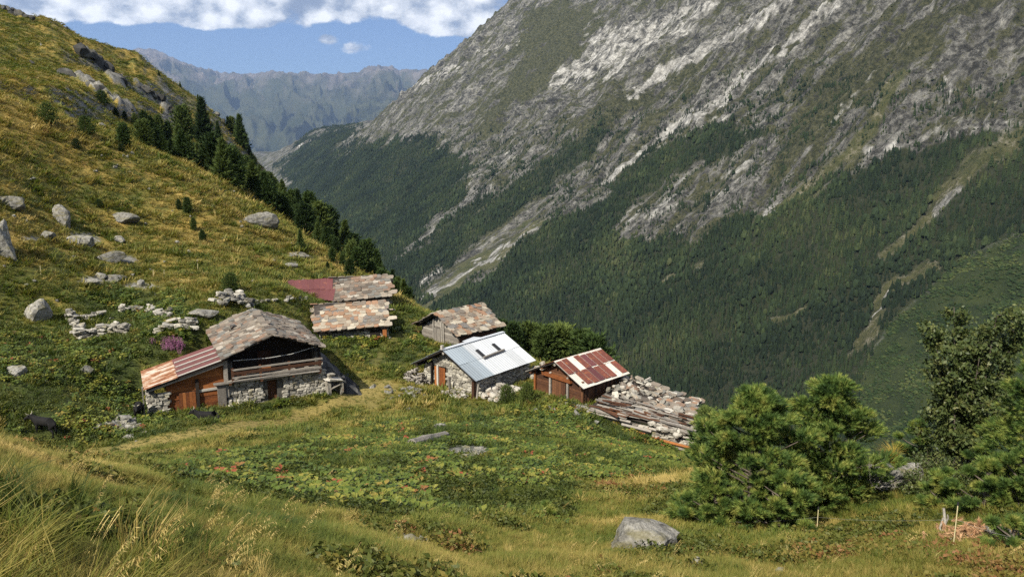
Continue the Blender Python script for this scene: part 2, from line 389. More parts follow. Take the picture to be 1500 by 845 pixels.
# ================================================================== materials of the land
def m_mountain(n):
    p = pos(n); q = mulv(n, p, (1, 1, 1), math.radians(-25))
    fo, pa, gr, stp, shr = (attr(n, k) for k in ('forest', 'pale', 'grass', 'strip', 'shrub'))
    streak = noise(n, mulv(n, q, (0.0045, 0.022, 0.006)), 1.0, 8, 0.66, 0.5); streak2 = noise(n, mulv(n, q, (0.02, 0.075, 0.03)), 1.0, 6, 0.62, 0.4)
    med = noise(n, p, 0.022, 10, 0.74); fine = noise(n, p, 0.11, 7, 0.78)
    crag = noise(n, p, 0.035, 7, 0.62, 0.3, 'RIDGED_MULTIFRACTAL')
    v = mth(n, 'ADD', mth(n, 'ADD', mth(n, 'MULTIPLY', med, .34), mth(n, 'MULTIPLY', fine, .40)), mth(n, 'MULTIPLY', streak2, .26))
    rock = ramp(n, v, [(0.425, (0.022, 0.022, 0.019)), (0.468, (0.055, 0.054, 0.047)), (0.502, (0.110, 0.107, 0.095)), (0.540, (0.188, 0.184, 0.164)), (0.600, (0.33, 0.32, 0.285))])
    turf = ramp(n, fine, [(0.38, (0.016, 0.020, 0.008)), (0.5, (0.044, 0.047, 0.021)), (0.62, (0.092, 0.089, 0.046))])
    g = mth(n, 'ADD', mth(n, 'ADD', mth(n, 'MULTIPLY', streak, .9), mth(n, 'ADD', mth(n, 'MULTIPLY', med, 0.6), mth(n, 'MULTIPLY', fine, .35))), mth(n, 'MULTIPLY', gr, 0.16))
    col = mixc(n, smooth(n, g, 0.915, 0.985), rock, turf)
    scree = ramp(n, mth(n, 'ADD', mth(n, 'MULTIPLY', fine, .5), mth(n, 'MULTIPLY', streak2, .5)), [(0.40, (0.10, 0.098, 0.088)), (0.50, (0.25, 0.243, 0.222)), (0.60, (0.50, 0.49, 0.45))])
    brk = mth(n, 'ADD', mth(n, 'MULTIPLY', mth(n, 'SUBTRACT', med, .5), 1.5), mth(n, 'MULTIPLY', mth(n, 'SUBTRACT', streak2, .5), 1.6))
    pf = smooth(n, mth(n, 'ADD', pa, brk), 0.38, 0.95)
    col = mixc(n, mth(n, 'MULTIPLY', pf, smooth(n, pa, 0.0, 0.25)), col, scree)
    floor = ramp(n, fine, [(0.35, (0.014, 0.020, 0.008)), (0.6, (0.030, 0.037, 0.014)), (0.8, (0.075, 0.070, 0.038))])
    col = mixc(n, mth(n, 'MULTIPLY', smooth(n, mth(n, 'ADD', fo, mth(n, 'MULTIPLY', mth(n, 'SUBTRACT', med, .5), .9)), .3, .75), 0.95), col, floor)
    strp = ramp(n, mth(n, 'ADD', mth(n, 'MULTIPLY', med, .5), mth(n, 'MULTIPLY', fine, .5)), [(0.42, (0.040, 0.050, 0.017)), (0.53, (0.085, 0.085, 0.036)), (0.62, (0.23, 0.21, 0.155))])
    col = mixc(n, mth(n, 'MULTIPLY', stp, mth(n, 'SUBTRACT', 1.0, pf)), col, strp)
    shc = ramp(n, med, [(0.4, (0.018, 0.032, 0.010)), (0.6, (0.044, 0.060, 0.018))])
    col = mixc(n, shr, col, shc)
    return col, 0.95, (mth(n, 'ADD', mth(n, 'MULTIPLY', crag, .35), mth(n, 'ADD', med, mth(n, 'MULTIPLY', fine, 0.6))), 1.0, 14.0)
def m_range(n):
    p = pos(n)
    st_ = noise(n, mulv(n, p, (0.0014, 0.00045, 0.00045)), 1.0, 8, 0.62, 0.5); hi = n('ShaderNodeSeparateXYZ', i_0=p).outputs[2]
    md = noise(n, p, 0.0022, 9, 0.70)
    h = mth(n, 'ADD', mth(n, 'MULTIPLY', hi, 1 / 2700.0), mth(n, 'MULTIPLY', mth(n, 'SUBTRACT', st_, 0.5), 1.3))
    col = mixc(n, smooth(n, h, 0.30, 0.85), ramp(n, md, [(0.35, (0.026, 0.036, 0.014)), (0.6, (0.066, 0.070, 0.032))]), ramp(n, md, [(0.35, (0.075, 0.062, 0.056)), (0.65, (0.21, 0.18, 0.16))]))
    col = mixc(n, smooth(n, hi, -150.0, -600.0), col, (0.016, 0.028, 0.013))
    return col, 0.95, (md, 1.0, 260.0)
def m_hill(n):
    p = pos(n)
    dry, lush, path, rocky, farm = (attr(n, k) for k in ('dry', 'lush', 'path', 'rocky', 'far'))
    a = noise(n, p, 0.35, 6, 0.62); b = noise(n, p, 2.6, 6, 0.65); c = noise(n, p, 9.0, 4, 0.6)
    green = ramp(n, mth(n, 'ADD', mth(n, 'MULTIPLY', a, .5), mth(n, 'MULTIPLY', b, .5)), [(0.34, (0.030, 0.036, 0.009)), (0.5, (0.085, 0.088, 0.017)), (0.64, (0.155, 0.138, 0.027))])
    straw = ramp(n, mth(n, 'ADD', mth(n, 'MULTIPLY', a, .4), mth(n, 'MULTIPLY', b, .6)), [(0.34, (0.085, 0.064, 0.016)), (0.5, (0.215, 0.150, 0.034)), (0.66, (0.36, 0.25, 0.072))])
    col = mixc(n, smooth(n, mth(n, 'ADD', dry, mth(n, 'MULTIPLY', mth(n, 'SUBTRACT', a, 0.5), 1.6)), 0.25, 0.85), green, straw)
    col = mixc(n, mth(n, 'MULTIPLY', lush, 0.8), col, ramp(n, b, [(0.35, (0.012, 0.019, 0.006)), (0.62, (0.040, 0.060, 0.012))]))
    col = mixc(n, mth(n, 'MULTIPLY', path, smooth(n, mth(n, 'ADD', path, mth(n, 'MULTIPLY', b, .6)), .55, 1.1)), col, ramp(n, c, [(0.3, (0.12, 0.098, 0.026)), (0.7, (0.27, 0.21, 0.068))]))
    nz = n('ShaderNodeSeparateXYZ', i_0=n('ShaderNodeNewGeometry').outputs['Normal']).outputs[2]
    rk = ramp(n, mth(n, 'ADD', mth(n, 'MULTIPLY', b, .6), mth(n, 'MULTIPLY', a, .4)), [(0.36, (0.03, 0.029, 0.027)), (0.52, (0.15, 0.145, 0.13)), (0.68, (0.36, 0.345, 0.31))])
    steep = mth(n, 'MULTIPLY', smooth(n, nz, 0.80, 0.66), farm)
    col = mixc(n, mth(n, 'MAXIMUM', steep, smooth(n, mth(n, 'ADD', rocky, mth(n, 'MULTIPLY', mth(n, 'SUBTRACT', b, .5), 1.2)), .45, .75)), col, rk)
    return col, 0.95, (mth(n, 'ADD', b, mth(n, 'MULTIPLY', c, .4)), 0.7, 0.12)
def foliage_mat(name, stops, trans=0.35, rough=0.75, var='tint', spec=0.2):
    if name in MATS: return MATS[name]
    m = bpy.data.materials.new(name); m.use_nodes = True
    n, L = nodes_of(m.node_tree)
    f = attr(n, var, 'INSTANCER') if var == 'tint' else objrand(n) if var == 'obj' else noise(n, pos(n), float(var), 3)
    col = ramp(n, f, stops)
    p = n('ShaderNodeBsdfPrincipled', i_Base_Color=col, i_Roughness=rough); p.inputs['Specular IOR Level'].default_value = spec
    out = p.outputs[0]
    if trans:
        t = n('ShaderNodeBsdfTranslucent', i_0=hsv(n, col, v=1.25, s=1.05)); out = n('ShaderNodeMixShader', i_0=trans, i_1=out, i_2=t.outputs[0]).outputs[0]
    n('ShaderNodeOutputMaterial', i_0=out); MATS[name] = m
    return m

# ================================================================== the opposite mountain and its forest
azs = np.tan(np.radians(np.linspace(-31, 42, 860))); rr = np.r_[np.geomspace(430, 4800, 690), np.geomspace(4830, 8600, 70)]
GY, GX = np.meshgrid(rr, azs, indexing='ij'); GX = GX * GY
GZ = mountain(GX, GY)
_, _, fo, shr, pa, stp, gr, spa = mtn_masks(GX, GY, GZ)
link('mountain', grid_mesh('mountain', GX, GY, GZ, dict(forest=fo * (1 - shr), pale=pa, grass=gr, strip=stp, shrub=shr), material('mountain', m_mountain)))['kind'] = 'structure'
bpy.data.objects['mountain']['label'] = 'grey rocky mountainside across the valley with scree gullies'; bpy.data.objects['mountain']['category'] = 'mountain'

def conifer_low(name, seed, tiers, r0, mat, jag=7, droop=.05):
    r = random.Random(seed); V, F = [], []
    V += [(0.012 * math.cos(k * 2.09), 0.012 * math.sin(k * 2.09), 0) for k in range(3)] + [(0, 0, 0.5)]; F += [(0, 1, 3), (1, 2, 3), (2, 0, 3)]
    for i in range(tiers):
        f = i / tiers; zb = 0.07 + 0.86 * f; rad = r0 * (1 - f) ** 0.8 * r.uniform(.85, 1.15) + 0.012; zt = min(1.0, zb + 1.9 / tiers * (1 - .35 * f))
        ox, oy = r.uniform(-.012, .012), r.uniform(-.012, .012); b = len(V); V.append((ox, oy, zt)); a0 = r.random() * 6
        for k in range(jag * 2):
            a = a0 + math.pi * k / jag; q = rad * (r.uniform(.85, 1.2) if k % 2 == 0 else r.uniform(.5, .7))
            V.append((ox + q * math.cos(a), oy + q * math.sin(a), zb - (droop * rad / r0 if k % 2 == 0 else -.03)))
        for k in range(jag * 2): F.append((b, b + 1 + k, b + 1 + (k + 1) % (jag * 2)))
    return proto(name, pydata(name, V, F, mat=mat))
far_mat = foliage_mat('far conifers', [(0.0, (0.009, 0.017, 0.008)), (0.45, (0.020, 0.033, 0.013)), (0.75, (0.032, 0.047, 0.017)), (1.0, (0.056, 0.066, 0.026))], trans=0.12, rough=0.9)
def round_low(name, seed):
    bm = bmesh.new(); bmesh.ops.create_icosphere(bm, subdivisions=2, radius=1.0); r = random.Random(seed)
    for v in bm.verts:
        f = v.co.z * .5 + .5; v.co *= r.uniform(.7, 1.2); v.co.x *= .27 * (1.15 - .5 * f); v.co.y *= .27 * (1.15 - .5 * f); v.co.z = .52 + .46 * v.co.z
    me = bpy.data.meshes.new(name); bm.to_mesh(me); bm.free(); me.materials.append(far_mat); return proto(name, me)
far_protos = [conifer_low('far_conifer', 1, 5, .17, far_mat, 5), conifer_low('far_conifer', 2, 6, .14, far_mat, 5), conifer_low('far_conifer', 3, 5, .21, far_mat, 5), round_low('far_pine', 4), round_low('far_pine', 5)]
def blob_proto(name, seed, mat, squash=.7):
    bm = bmesh.new(); bmesh.ops.create_icosphere(bm, subdivisions=2, radius=1.0); r = random.Random(seed)
    for v in bm.verts: v.co *= r.uniform(.62, 1.2); v.co.z = max(v.co.z, -.2) * squash
    me = bpy.data.meshes.new(name); bm.to_mesh(me); bm.free(); me.materials.append(mat); return proto(name, me)
def upper_scrub():
    s = rng.uniform(850, 2600, 150000); t = rng.uniform(300, 4600, 150000); x, y = st_inv(s, t); z = mountain(x, y); px, py, fo, shr, pa, stp, gr, spa = mtn_masks(x, y, z)
    k = (px > 380) & (px < 1540) & (py > -30) & (fo < .4) & (rng.random(len(x)) < (1 - .8 * pa) * sstep(fbm(x / 55., y / 55., 4), -.15, .35) * np.interp(py, [-30, 100, 260], [.10, .35, .8])); n_ = k.sum(); w = rng.uniform(.8, 2.6, n_)
    m = foliage_mat('dwarf scrub', [(0.0, (0.012, 0.018, 0.007)), (0.6, (0.026, 0.034, 0.013)), (1.0, (0.05, 0.052, 0.022))], trans=0, rough=.95)
    scatter('dwarf_scrub', np.stack([x, y, z], 1)[k], np.stack([w, w, w], 1), np.stack([np.zeros(n_)] * 2 + [rng.uniform(0, 6.28, n_)], 1), rng.random(n_), rng.integers(0, 2, n_), [blob_proto('dwarf_bush', 20 + q, m) for q in range(2)], 'dark dwarf scrub dotted among the crags of the mountain', 'scrub')
def mtn_trees():
    s = rng.uniform(470, 1900, 620000); t = rng.uniform(150, 6200, 620000)
    x, y = st_inv(s, t)
    k = (np.abs(x / y - 0.0) < 0.80) & (y > 380) & (x / y > -0.52); x, y = x[k], y[k]
    z = mountain(x, y); px, py, fo, shr, pa, stp, gr, spa = mtn_masks(x, y, z)
    k = (px > -60) & (px < 1560) & (py > -40); x, y, z, px, py, fo, shr, pa, spa = (q[k] for q in (x, y, z, px, py, fo, shr, pa, spa))
    R = np.hypot(x, y); u = rng.random(len(x))
    clump = sstep(fbm(x / 38.0, y / 38.0, 4), -.10, .40)
    dens = fo * (1 - shr) * (0.93 - 0.35 * (fbm(x / 90.0 + 4, y / 90.0, 3) > .45)) + (1 - fo) * spa * clump * 0.62 * (1 - .6 * pa)
    k = u < dens
    P = np.stack([x, y, z - 0.4], 1)[k]; sp = (fo[k] < .5)
    h = rng.uniform(5, 13.5, k.sum()) * (1 + .4 * (rng.random(k.sum()) < .12)) * (.85 + .3 * sstep(fbm(x[k] / 45., y[k] / 45., 3), -.3, .4)) * np.where(sp, .74, 1) * np.where(R[k] < 1000, .85, 1.0)
    tint = np.clip(rng.normal(.38, .19, k.sum()) + 0.45 * fbm(x[k] / 130., y[k] / 130., 4), 0, 1)
    n_ = k.sum(); w = h * rng.uniform(.85, 1.25, n_)
    scatter('forest', P, np.stack([w, w, h], 1), np.stack([np.zeros(n_), np.zeros(n_), rng.uniform(0, 6.28, n_)], 1), tint, np.where(rng.random(n_) < np.clip(.06 + .5 * fbm(x[k] / 150. + 2, y[k] / 150., 3), .02, .5), 3 + rng.integers(0, 2, n_), rng.integers(0, 3, n_)), far_protos,
            'dense dark conifer forest covering the far mountainside', 'forest')
    print('forest', n_)
    s = rng.uniform(475, 1000, 60000); t = rng.uniform(60, 640, 60000); x, y = st_inv(s, t); z = mountain(x, y); px, py, fo, shr, pa, stp, gr, spa = mtn_masks(x, y, z)
    cl = sstep(fbm(x / 22., y / 22., 4), -.45, .15); k = (px < 1600) & (y > 300) & (rng.random(len(x)) < shr * (.15 + .85 * cl)); n_ = k.sum(); w = rng.uniform(.6, 1.9, n_) * (.7 + .7 * cl[k])
    sm = foliage_mat('alder scrub', [(0.0, (0.014, 0.027, 0.009)), (0.6, (0.030, 0.048, 0.014)), (1.0, (0.058, 0.070, 0.022))], trans=0.1, rough=.9)
    scatter('scrub', np.stack([x, y, z], 1)[k], np.stack([w, w, w], 1), np.stack([np.zeros(n_)] * 2 + [rng.uniform(0, 6.28, n_)], 1), np.clip(rng.normal(.42, .26, n_) + .5 * fbm(x[k] / 60., y[k] / 60., 3), 0, 1), rng.integers(0, 3, n_),
            [blob_proto('alder_bush', q, sm) for q in range(3)], 'low green alder scrub on the valley side beyond the pines', 'scrub')
    print('scrub', n_)
mtn_trees(); upper_scrub()

# ================================================================== the distant range at the end of the valley
azr = np.radians(np.linspace(-34, 6, 480)); rr = np.geomspace(12500, 33000, 220)
_sk = np.array([(-120,60),(60,90),(140,88),(185,74),(226,71),(262,88),(312,106),(360,108),(420,106),(450,109),(478,107),(520,107),(548,99),(566,97),(592,103),(622,103),(660,108),(760,108),(900,130)], float)
GY, GA = np.meshgrid(rr, azr, indexing='ij'); GX = np.tan(GA) * GY
RY = 26000.0
_dz = np.array([(lambda d: d.z / d.y)(ray(a, b)) for a, b in _sk]); _da = np.array([(lambda d: math.atan2(d.x, d.y))(ray(a, b)) for a, b in _sk])
crest = np.interp(GA, _da, _dz) * RY + fbm(GA * 120, GA * 0 + 2.2, 5) * 55
f = (GY - 12500) / (RY - 12500)
wx = fbm(GA * 9.0, GY / 4200.0, 3) * .06; spur = ridged((GA + wx) * 15.0 + (GY - RY) / 6200.0, GY / 4900.0, 6, .55) - .55
rise = -760 + (crest + 760) * np.clip(f, 0, 1) ** 1.25
GZ = np.where(GY < RY, rise + spur * 560 * np.sin(np.clip(f, 0, 1) * math.pi) ** 0.8 + fbm(GX / 1450., GY / 1450., 6) * 220 * np.clip(1.02 - f, 0, 1) ** .5, crest - (GY - RY) * 0.45)
tag(link('mountain_range', grid_mesh('mountain_range', GX, GY, GZ, {}, material('range', m_range))), 'bluish grey mountain range closing the end of the valley', 'mountains', kind='structure')

# ================================================================== near hillside
def hill_masks(x, y, z):
    px, py = to_px(x, y, z); R = np.hypot(x, y)
    j = fbm(x / 7.0, y / 7.0, 4); qx, qy = px + j * 16, py + j * 9
    dry = 0.30 + 0.28 * fbm(x / 13.0, y / 13.0, 3)
    up = np.interp(px, [0, 150, 260, 330, 420, 520, 640], [395, 385, 380, 395, 380, 420, 450])
    dry = dry + 0.27 * sstep(up - qy, -30, 60) * (R < 135) + 0.2 * sstep(R, 135, 170)
    dry = dry + 0.55 * (1 - sstep(np.hypot((qx - 30) / 130, (qy - 680) / 55), .6, 1.3)) * (R < 30) + 0.45 * (1 - sstep(np.hypot((qx - 200) / 130, (qy - 705) / 25), .5, 1.2)) + .30 * sstep(qy, 742, 830) * (R < 25)
    dry = dry + 0.75 * (1 - sstep(np.hypot((qx - 930) / 110, (qy - 710) / 30), .5, 1.2)) + .35 * (1 - sstep(np.hypot((qx - 610) / 60, (qy - 430) / 22), .5, 1.2))
    path = 1 - sstep(line_d(qx, qy, [(110, 668), (190, 660), (300, 640), (420, 615), (520, 592), (575, 570)]), 6, 15)
    path = np.maximum(path, 0.75 * (1 - sstep(np.hypot((qx - 545) / 55, (qy - 580) / 34), .4, 1.2)))
    path = np.maximum(path, .5 * (1 - sstep(line_d(qx, qy, [(560, 575), (560, 530), (590, 500)]), 6, 20)))
    lush = np.zeros_like(px)
    for poly in ([(230,700),(340,668),(470,640),(620,618),(760,600),(860,600),(1000,650),(1000,690),(860,720),(820,760),(620,770),(420,740),(240,725)],
                 [(0,490),(200,500),(215,590),(330,600),(290,622),(110,645),(0,640)], [(215,598),(480,588),(400,606),(250,632)], [(455,480),(600,470),(640,520),(590,550),(520,530),(470,500)],
                 [(180,500),(290,470),(300,500),(220,545)], [(100,430),(260,420),(290,470),(150,490)]):
        lush = np.maximum(lush, sstep(poly_sd(qx, qy, poly), -8, 12))
    lush = lush * (R < 80) * (1 - path)
    dry = np.clip(dry * (1 - .75 * lush), 0, 1)
    rocky = np.zeros_like(px)
    for (cx, cy, rx, ry) in ((182,622,30,9),(640,620,22,5),(690,664,42,14),(625,640,26,8),(590,797,62,16),(120,350,40,12),(180,378,26,7),(45,350,26,6),(145,412,42,9),(205,418,36,8),(440,375,22,6),(425,385,14,4),(1240,645,1,1)):
        rocky = np.maximum(rocky, 0.75 * (1 - sstep(np.hypot((px - cx + j * 9) / rx, (py - cy + j * 4) / ry), .4, 1.2)))
    for pts, w in (([(118,75),(140,85),(162,115),(182,125)], 5), ([(110,112),(150,135),(192,162)], 6), ([(200,125),(225,140),(245,165)], 5), ([(60,72),(95,90)], 2)):
        rocky = np.maximum(rocky, (R > 130) * 0.8 * (1 - sstep(line_d(px + j * 5, py + j * 5, pts), w * .4, w * 1.3)))
    return px, py, dry, lush, path, rocky
HOUSES = {   # x, y of the house origin (front ground), heading of its long axis
}
# ================================================================== building materials
def m_wood(dark, mid, light, sat=1.0):
    def fn(n):
        o = obj_co(n); r = objrand(n)
        g = noise(n, mulv(n, pos(n), (6, 6, 30)), 1.0, 5, .6, .3); g2 = noise(n, pos(n), 1.7, 4, .6)
        c = ramp(n, mth(n, 'ADD', mth(n, 'MULTIPLY', g, .55), mth(n, 'ADD', mth(n, 'MULTIPLY', g2, .2), mth(n, 'MULTIPLY', r, .3))), [(0.30, dark), (0.52, mid), (0.78, light)])
        return c, 0.85, (g, 0.5, 0.02)
    return fn
def m_stone(stops, lichen=(0.30, 0.24, 0.06), la=0.3, sc=7.0):
    def fn(n):
        r = objrand(n); p = pos(n); a = noise(n, p, sc, 6, .65); b = noise(n, p, sc * .28, 4, .6)
        c = ramp(n, mth(n, 'ADD', mth(n, 'MULTIPLY', a, .5), mth(n, 'MULTIPLY', r, .5)), stops)
        c = mixc(n, mth(n, 'MULTIPLY', smooth(n, b, .54, .70), la), c, lichen)
        c = mixc(n, smooth(n, a, .44, .30), c, (0.03, 0.029, 0.027))
        return c, 0.92, (a, 0.8, 0.05)
    return fn
def m_slate(stops, la):
    def fn(n):
        r = objrand(n); p = pos(n); a = noise(n, p, 9.0, 6, .65); b = noise(n, p, 1.6, 4, .6)
        c = ramp(n, r, stops, 'CONSTANT'); c = hsv(n, c, v=mth(n, 'ADD', .55, mth(n, 'MULTIPLY', a, .95)))
        c = mixc(n, mth(n, 'MULTIPLY', smooth(n, mth(n, 'ADD', b, mth(n, 'MULTIPLY', mth(n, 'SUBTRACT', a, .5), .5)), .52, .66), la), c, (0.29, 0.125, 0.05))
        return c, 0.85, (a, 0.7, 0.03)
    return fn
def m_metal(base, rust, amt, rough=.45):
    def fn(n):
        r = objrand(n); p = pos(n); a = noise(n, p, 3.0, 7, .68, .4); b = noise(n, p, 14.0, 4, .6)
        c = hsv(n, mixc(n, mth(n, 'MULTIPLY', b, .35), base, tuple(q * .72 for q in base)), v=mth(n, 'ADD', .82, mth(n, 'MULTIPLY', r, .3)))
        c = mixc(n, mth(n, 'MULTIPLY', smooth(n, a, .62 - amt, .74 - amt * .5), .9), c, rust)
        return c, rough, (a, 0.15, 0.02)
    return fn
W_DARK = material('dark larch', m_wood((0.022, 0.012, 0.008), (0.075, 0.032, 0.016), (0.17, 0.078, 0.036)))
W_RED = material('sunburnt larch', m_wood((0.06, 0.020, 0.008), (0.19, 0.062, 0.018), (0.36, 0.145, 0.045)))
W_GREY = material('weathered timber', m_wood((0.085, 0.075, 0.066), (0.20, 0.18, 0.155), (0.40, 0.37, 0.325)))
W_BLACK = material('shade-black timber', m_wood((0.006, 0.005, 0.004), (0.016, 0.012, 0.010), (0.035, 0.026, 0.020)))  # near-black colour stands in for the shade of the gable and inner parts
ST_L = material('pale schist', m_stone([(0.22, (0.115, 0.106, 0.089)), (0.45, (0.24, 0.224, 0.19)), (0.75, (0.42, 0.395, 0.335))]))
ST_W = material('bleached rubble', m_stone([(0.22, (0.125, 0.114, 0.096)), (0.45, (0.245, 0.226, 0.19)), (0.75, (0.41, 0.385, 0.335))], (0.36, 0.17, 0.07), .3))
ST_CORE = material('wall core', lambda n: (ramp(n, noise(n, pos(n), 6.0, 4), [(0.3, (0.035, 0.032, 0.028)), (0.7, (0.10, 0.095, 0.08))]), 0.95, None))
SL_GREY = material('grey slate', m_slate([(0, (0.085, 0.072, 0.059)), (.16, (0.135, 0.114, 0.092)), (.34, (0.175, 0.150, 0.120)), (.55, (0.125, 0.122, 0.110)), (.68, (0.225, 0.195, 0.157)), (.80, (0.17, 0.115, 0.082)), (.94, (0.29, 0.262, 0.22))], .13))
SL_LICH = material('lichened slate', m_slate([(0, (0.145, 0.122, 0.098)), (.18, (0.215, 0.182, 0.140)), (.36, (0.27, 0.237, 0.186)), (.50, (0.20, 0.128, 0.082)), (.64, (0.135, 0.13, 0.12)), (.76, (0.34, 0.305, 0.24)), (.88, (0.235, 0.142, 0.09))], .28))
SL_DECK = material('roof boards', m_wood((0.012, 0.010, 0.009), (0.03, 0.025, 0.021), (0.055, 0.046, 0.04)))
M_WHITE = material('galvanised sheet', m_metal((0.43, 0.45, 0.47), (0.34, 0.20, 0.12), -.08, .42))
M_BLUE = material('newer grey sheet', m_metal((0.24, 0.28, 0.315), (0.3, 0.2, 0.14), -.12, .40))
M_MAR = material('maroon painted sheet', m_metal((0.115, 0.040, 0.040), (0.22, 0.085, 0.045), .06, .55))
def m_rusty(n):
    a = noise(n, mulv(n, mulv(n, pos(n), (1, 1, 1), math.radians(-27)), (.55, 5.5, .55)), 1.0, 6, .62); b = noise(n, pos(n), 2.2, 5, .6)
    return ramp(n, mth(n, 'ADD', mth(n, 'MULTIPLY', a, .6), mth(n, 'MULTIPLY', b, .4)), [(0.40, (0.12, 0.045, 0.022)), (0.48, (0.23, 0.10, 0.048)), (0.54, (0.35, 0.26, 0.19)), (0.60, (0.42, 0.37, 0.32))]), .75, None
M_RUST = material('rusted sheet', m_rusty)
M_OLDW = material('peeling white sheet', m_metal((0.44, 0.415, 0.37), (0.30, 0.13, 0.07), .06, .6))
M_REDR = material('rust red sheet', m_metal((0.15, 0.050, 0.036), (0.30, 0.105, 0.04), .10, .65))
M_IRON = material('dark iron', lambda n: ((0.02, 0.02, 0.022), .6, None))
M_WIRE = material('pale wire', lambda n: ((0.5, 0.5, 0.47), .5, None))

# ================================================================== unit pieces (shared mesh data)
def unit_piece(name, seed, jit, bev=0.10, seg=1, cuts=0):
    r = random.Random(seed); bm = bmesh.new(); bmesh.ops.create_cube(bm, size=1.0)
    if bev: bmesh.ops.bevel(bm, geom=bm.edges[:], offset=bev, segments=seg, affect='EDGES')
    for v in bm.verts: v.co += Vector((r.uniform(-jit, jit), r.uniform(-jit, jit), r.uniform(-jit, jit)))
    me = bpy.data.meshes.new(name); bm.to_mesh(me); bm.free(); return me
def unit_slate(name, seed):
    r = random.Random(seed); k = r.choice((6, 7, 8)); ring = []
    for i in range(k):
        a = 2 * math.pi * (i + r.uniform(-.22, .22)) / k; q = .5 / max(abs(math.cos(a)), abs(math.sin(a))) ** .75 * r.uniform(.86, 1.08)
        ring.append((q * math.cos(a), q * math.sin(a)))
    V = [(x, y, .5 + r.uniform(-.2, .2)) for x, y in ring] + [(x * .97, y * .97, -.5) for x, y in ring]
    F = [tuple(range(k)), tuple(range(2 * k - 1, k - 1, -1))] + [(i, i + k, (i + 1) % k + k, (i + 1) % k) for i in range(k)]
    return pydata(name, V, F)
_mesh_cache = {}
def variant(base, maker, count, mat):
    key = (base, mat.name)
    if key not in _mesh_cache:
        _mesh_cache[key] = [maker(k) for k in range(count)]
        for me in _mesh_cache[key]: me.materials.append(mat)
    return random.choice(_mesh_cache[key])
def V_stone(mat): return variant('stone', lambda k: unit_piece('stone', 40 + k, .10, .16), 9, mat)
def V_plank(mat): return variant('plank', lambda k: unit_piece('plank', 80 + k, .018, .03), 5, mat)
def V_log(mat):
    def mk(k):
        r = random.Random(60 + k); N = 8; V = [(.5 * math.cos(6.283 * i / N) * r.uniform(.9, 1.06), e, .5 * math.sin(6.283 * i / N) * r.uniform(.9, 1.06)) for e in (-.5, 0, .5) for i in range(N)]
        F = [(i + j * N, (i + 1) % N + j * N, (i + 1) % N + (j + 1) * N, i + (j + 1) * N) for j in (0, 1) for i in range(N)] + [tuple(range(N)), tuple(range(3 * N - 1, 2 * N - 1, -1))]
        return pydata('log', V, F)
    return variant('log', mk, 4, mat)
def V_slate(mat): return variant('slate', lambda k: unit_slate('slate', 20 + k), 10, mat)
def V_sheet(mat):
    def mk(k):
        N = 24; V, F = [], []
        for i in range(N + 1):
            x = -.5 + i / N; z = .5 * math.cos(i * math.pi / 2) if k == 0 else (.9 if i % 6 == 0 else -.1)
            V += [(x, -.5, z), (x, .5, z)]
        F = [(2 * i, 2 * i + 2, 2 * i + 3, 2 * i + 1) for i in range(N)]
        b = len(V); V += [(x, y, z - .5) for x, y, z in V]
        F += [(b + 2 * i + 1, b + 2 * i + 3, b + 2 * i + 2, b + 2 * i) for i in range(N)] + [(0, 1, b + 1, b), (2 * N + 1, 2 * N, b + 2 * N, b + 2 * N + 1)]
        F += [(2 * i + 2, 2 * i, b + 2 * i, b + 2 * i + 2) for i in range(N)] + [(2 * i + 1, 2 * i + 3, b + 2 * i + 3, b + 2 * i + 1) for i in range(N)]
        return pydata('metal_sheet', V, F)
    return variant('sheet', mk, 2, mat)
def piece(name, me, parent, c, ux, uy, uz):          # unit mesh placed by its centre and its three full-size edge vectors
    ux, uy, uz = Vector(ux), Vector(uy), Vector(uz)
    M = Matrix(((ux.x, uy.x, uz.x, c[0]), (ux.y, uy.y, uz.y, c[1]), (ux.z, uy.z, uz.z, c[2]), (0, 0, 0, 1)))
    o = link(name, me, parent); o.matrix_local = M
    return o
def box(name, parent, c, size, mat, rz=0.0, tilt=0.0, maker=None):
    o = link(name, (maker or V_plank)(mat), parent); o.location = c; o.scale = size; o.rotation_euler = (0, tilt, rz); return o
def beam(name, parent, a, b, w, h, mat, maker=None):
    a, b = Vector(a), Vector(b); d = b - a; s = d.cross(Vector((0, 0, 1)))
    s = (s.normalized() if s.length > 1e-4 else Vector((1, 0, 0))); u = s.cross(d).normalized()
    return piece(name, (maker or V_plank)(mat), parent, (a + b) / 2, s * w, d, u * h)
R = random.uniform
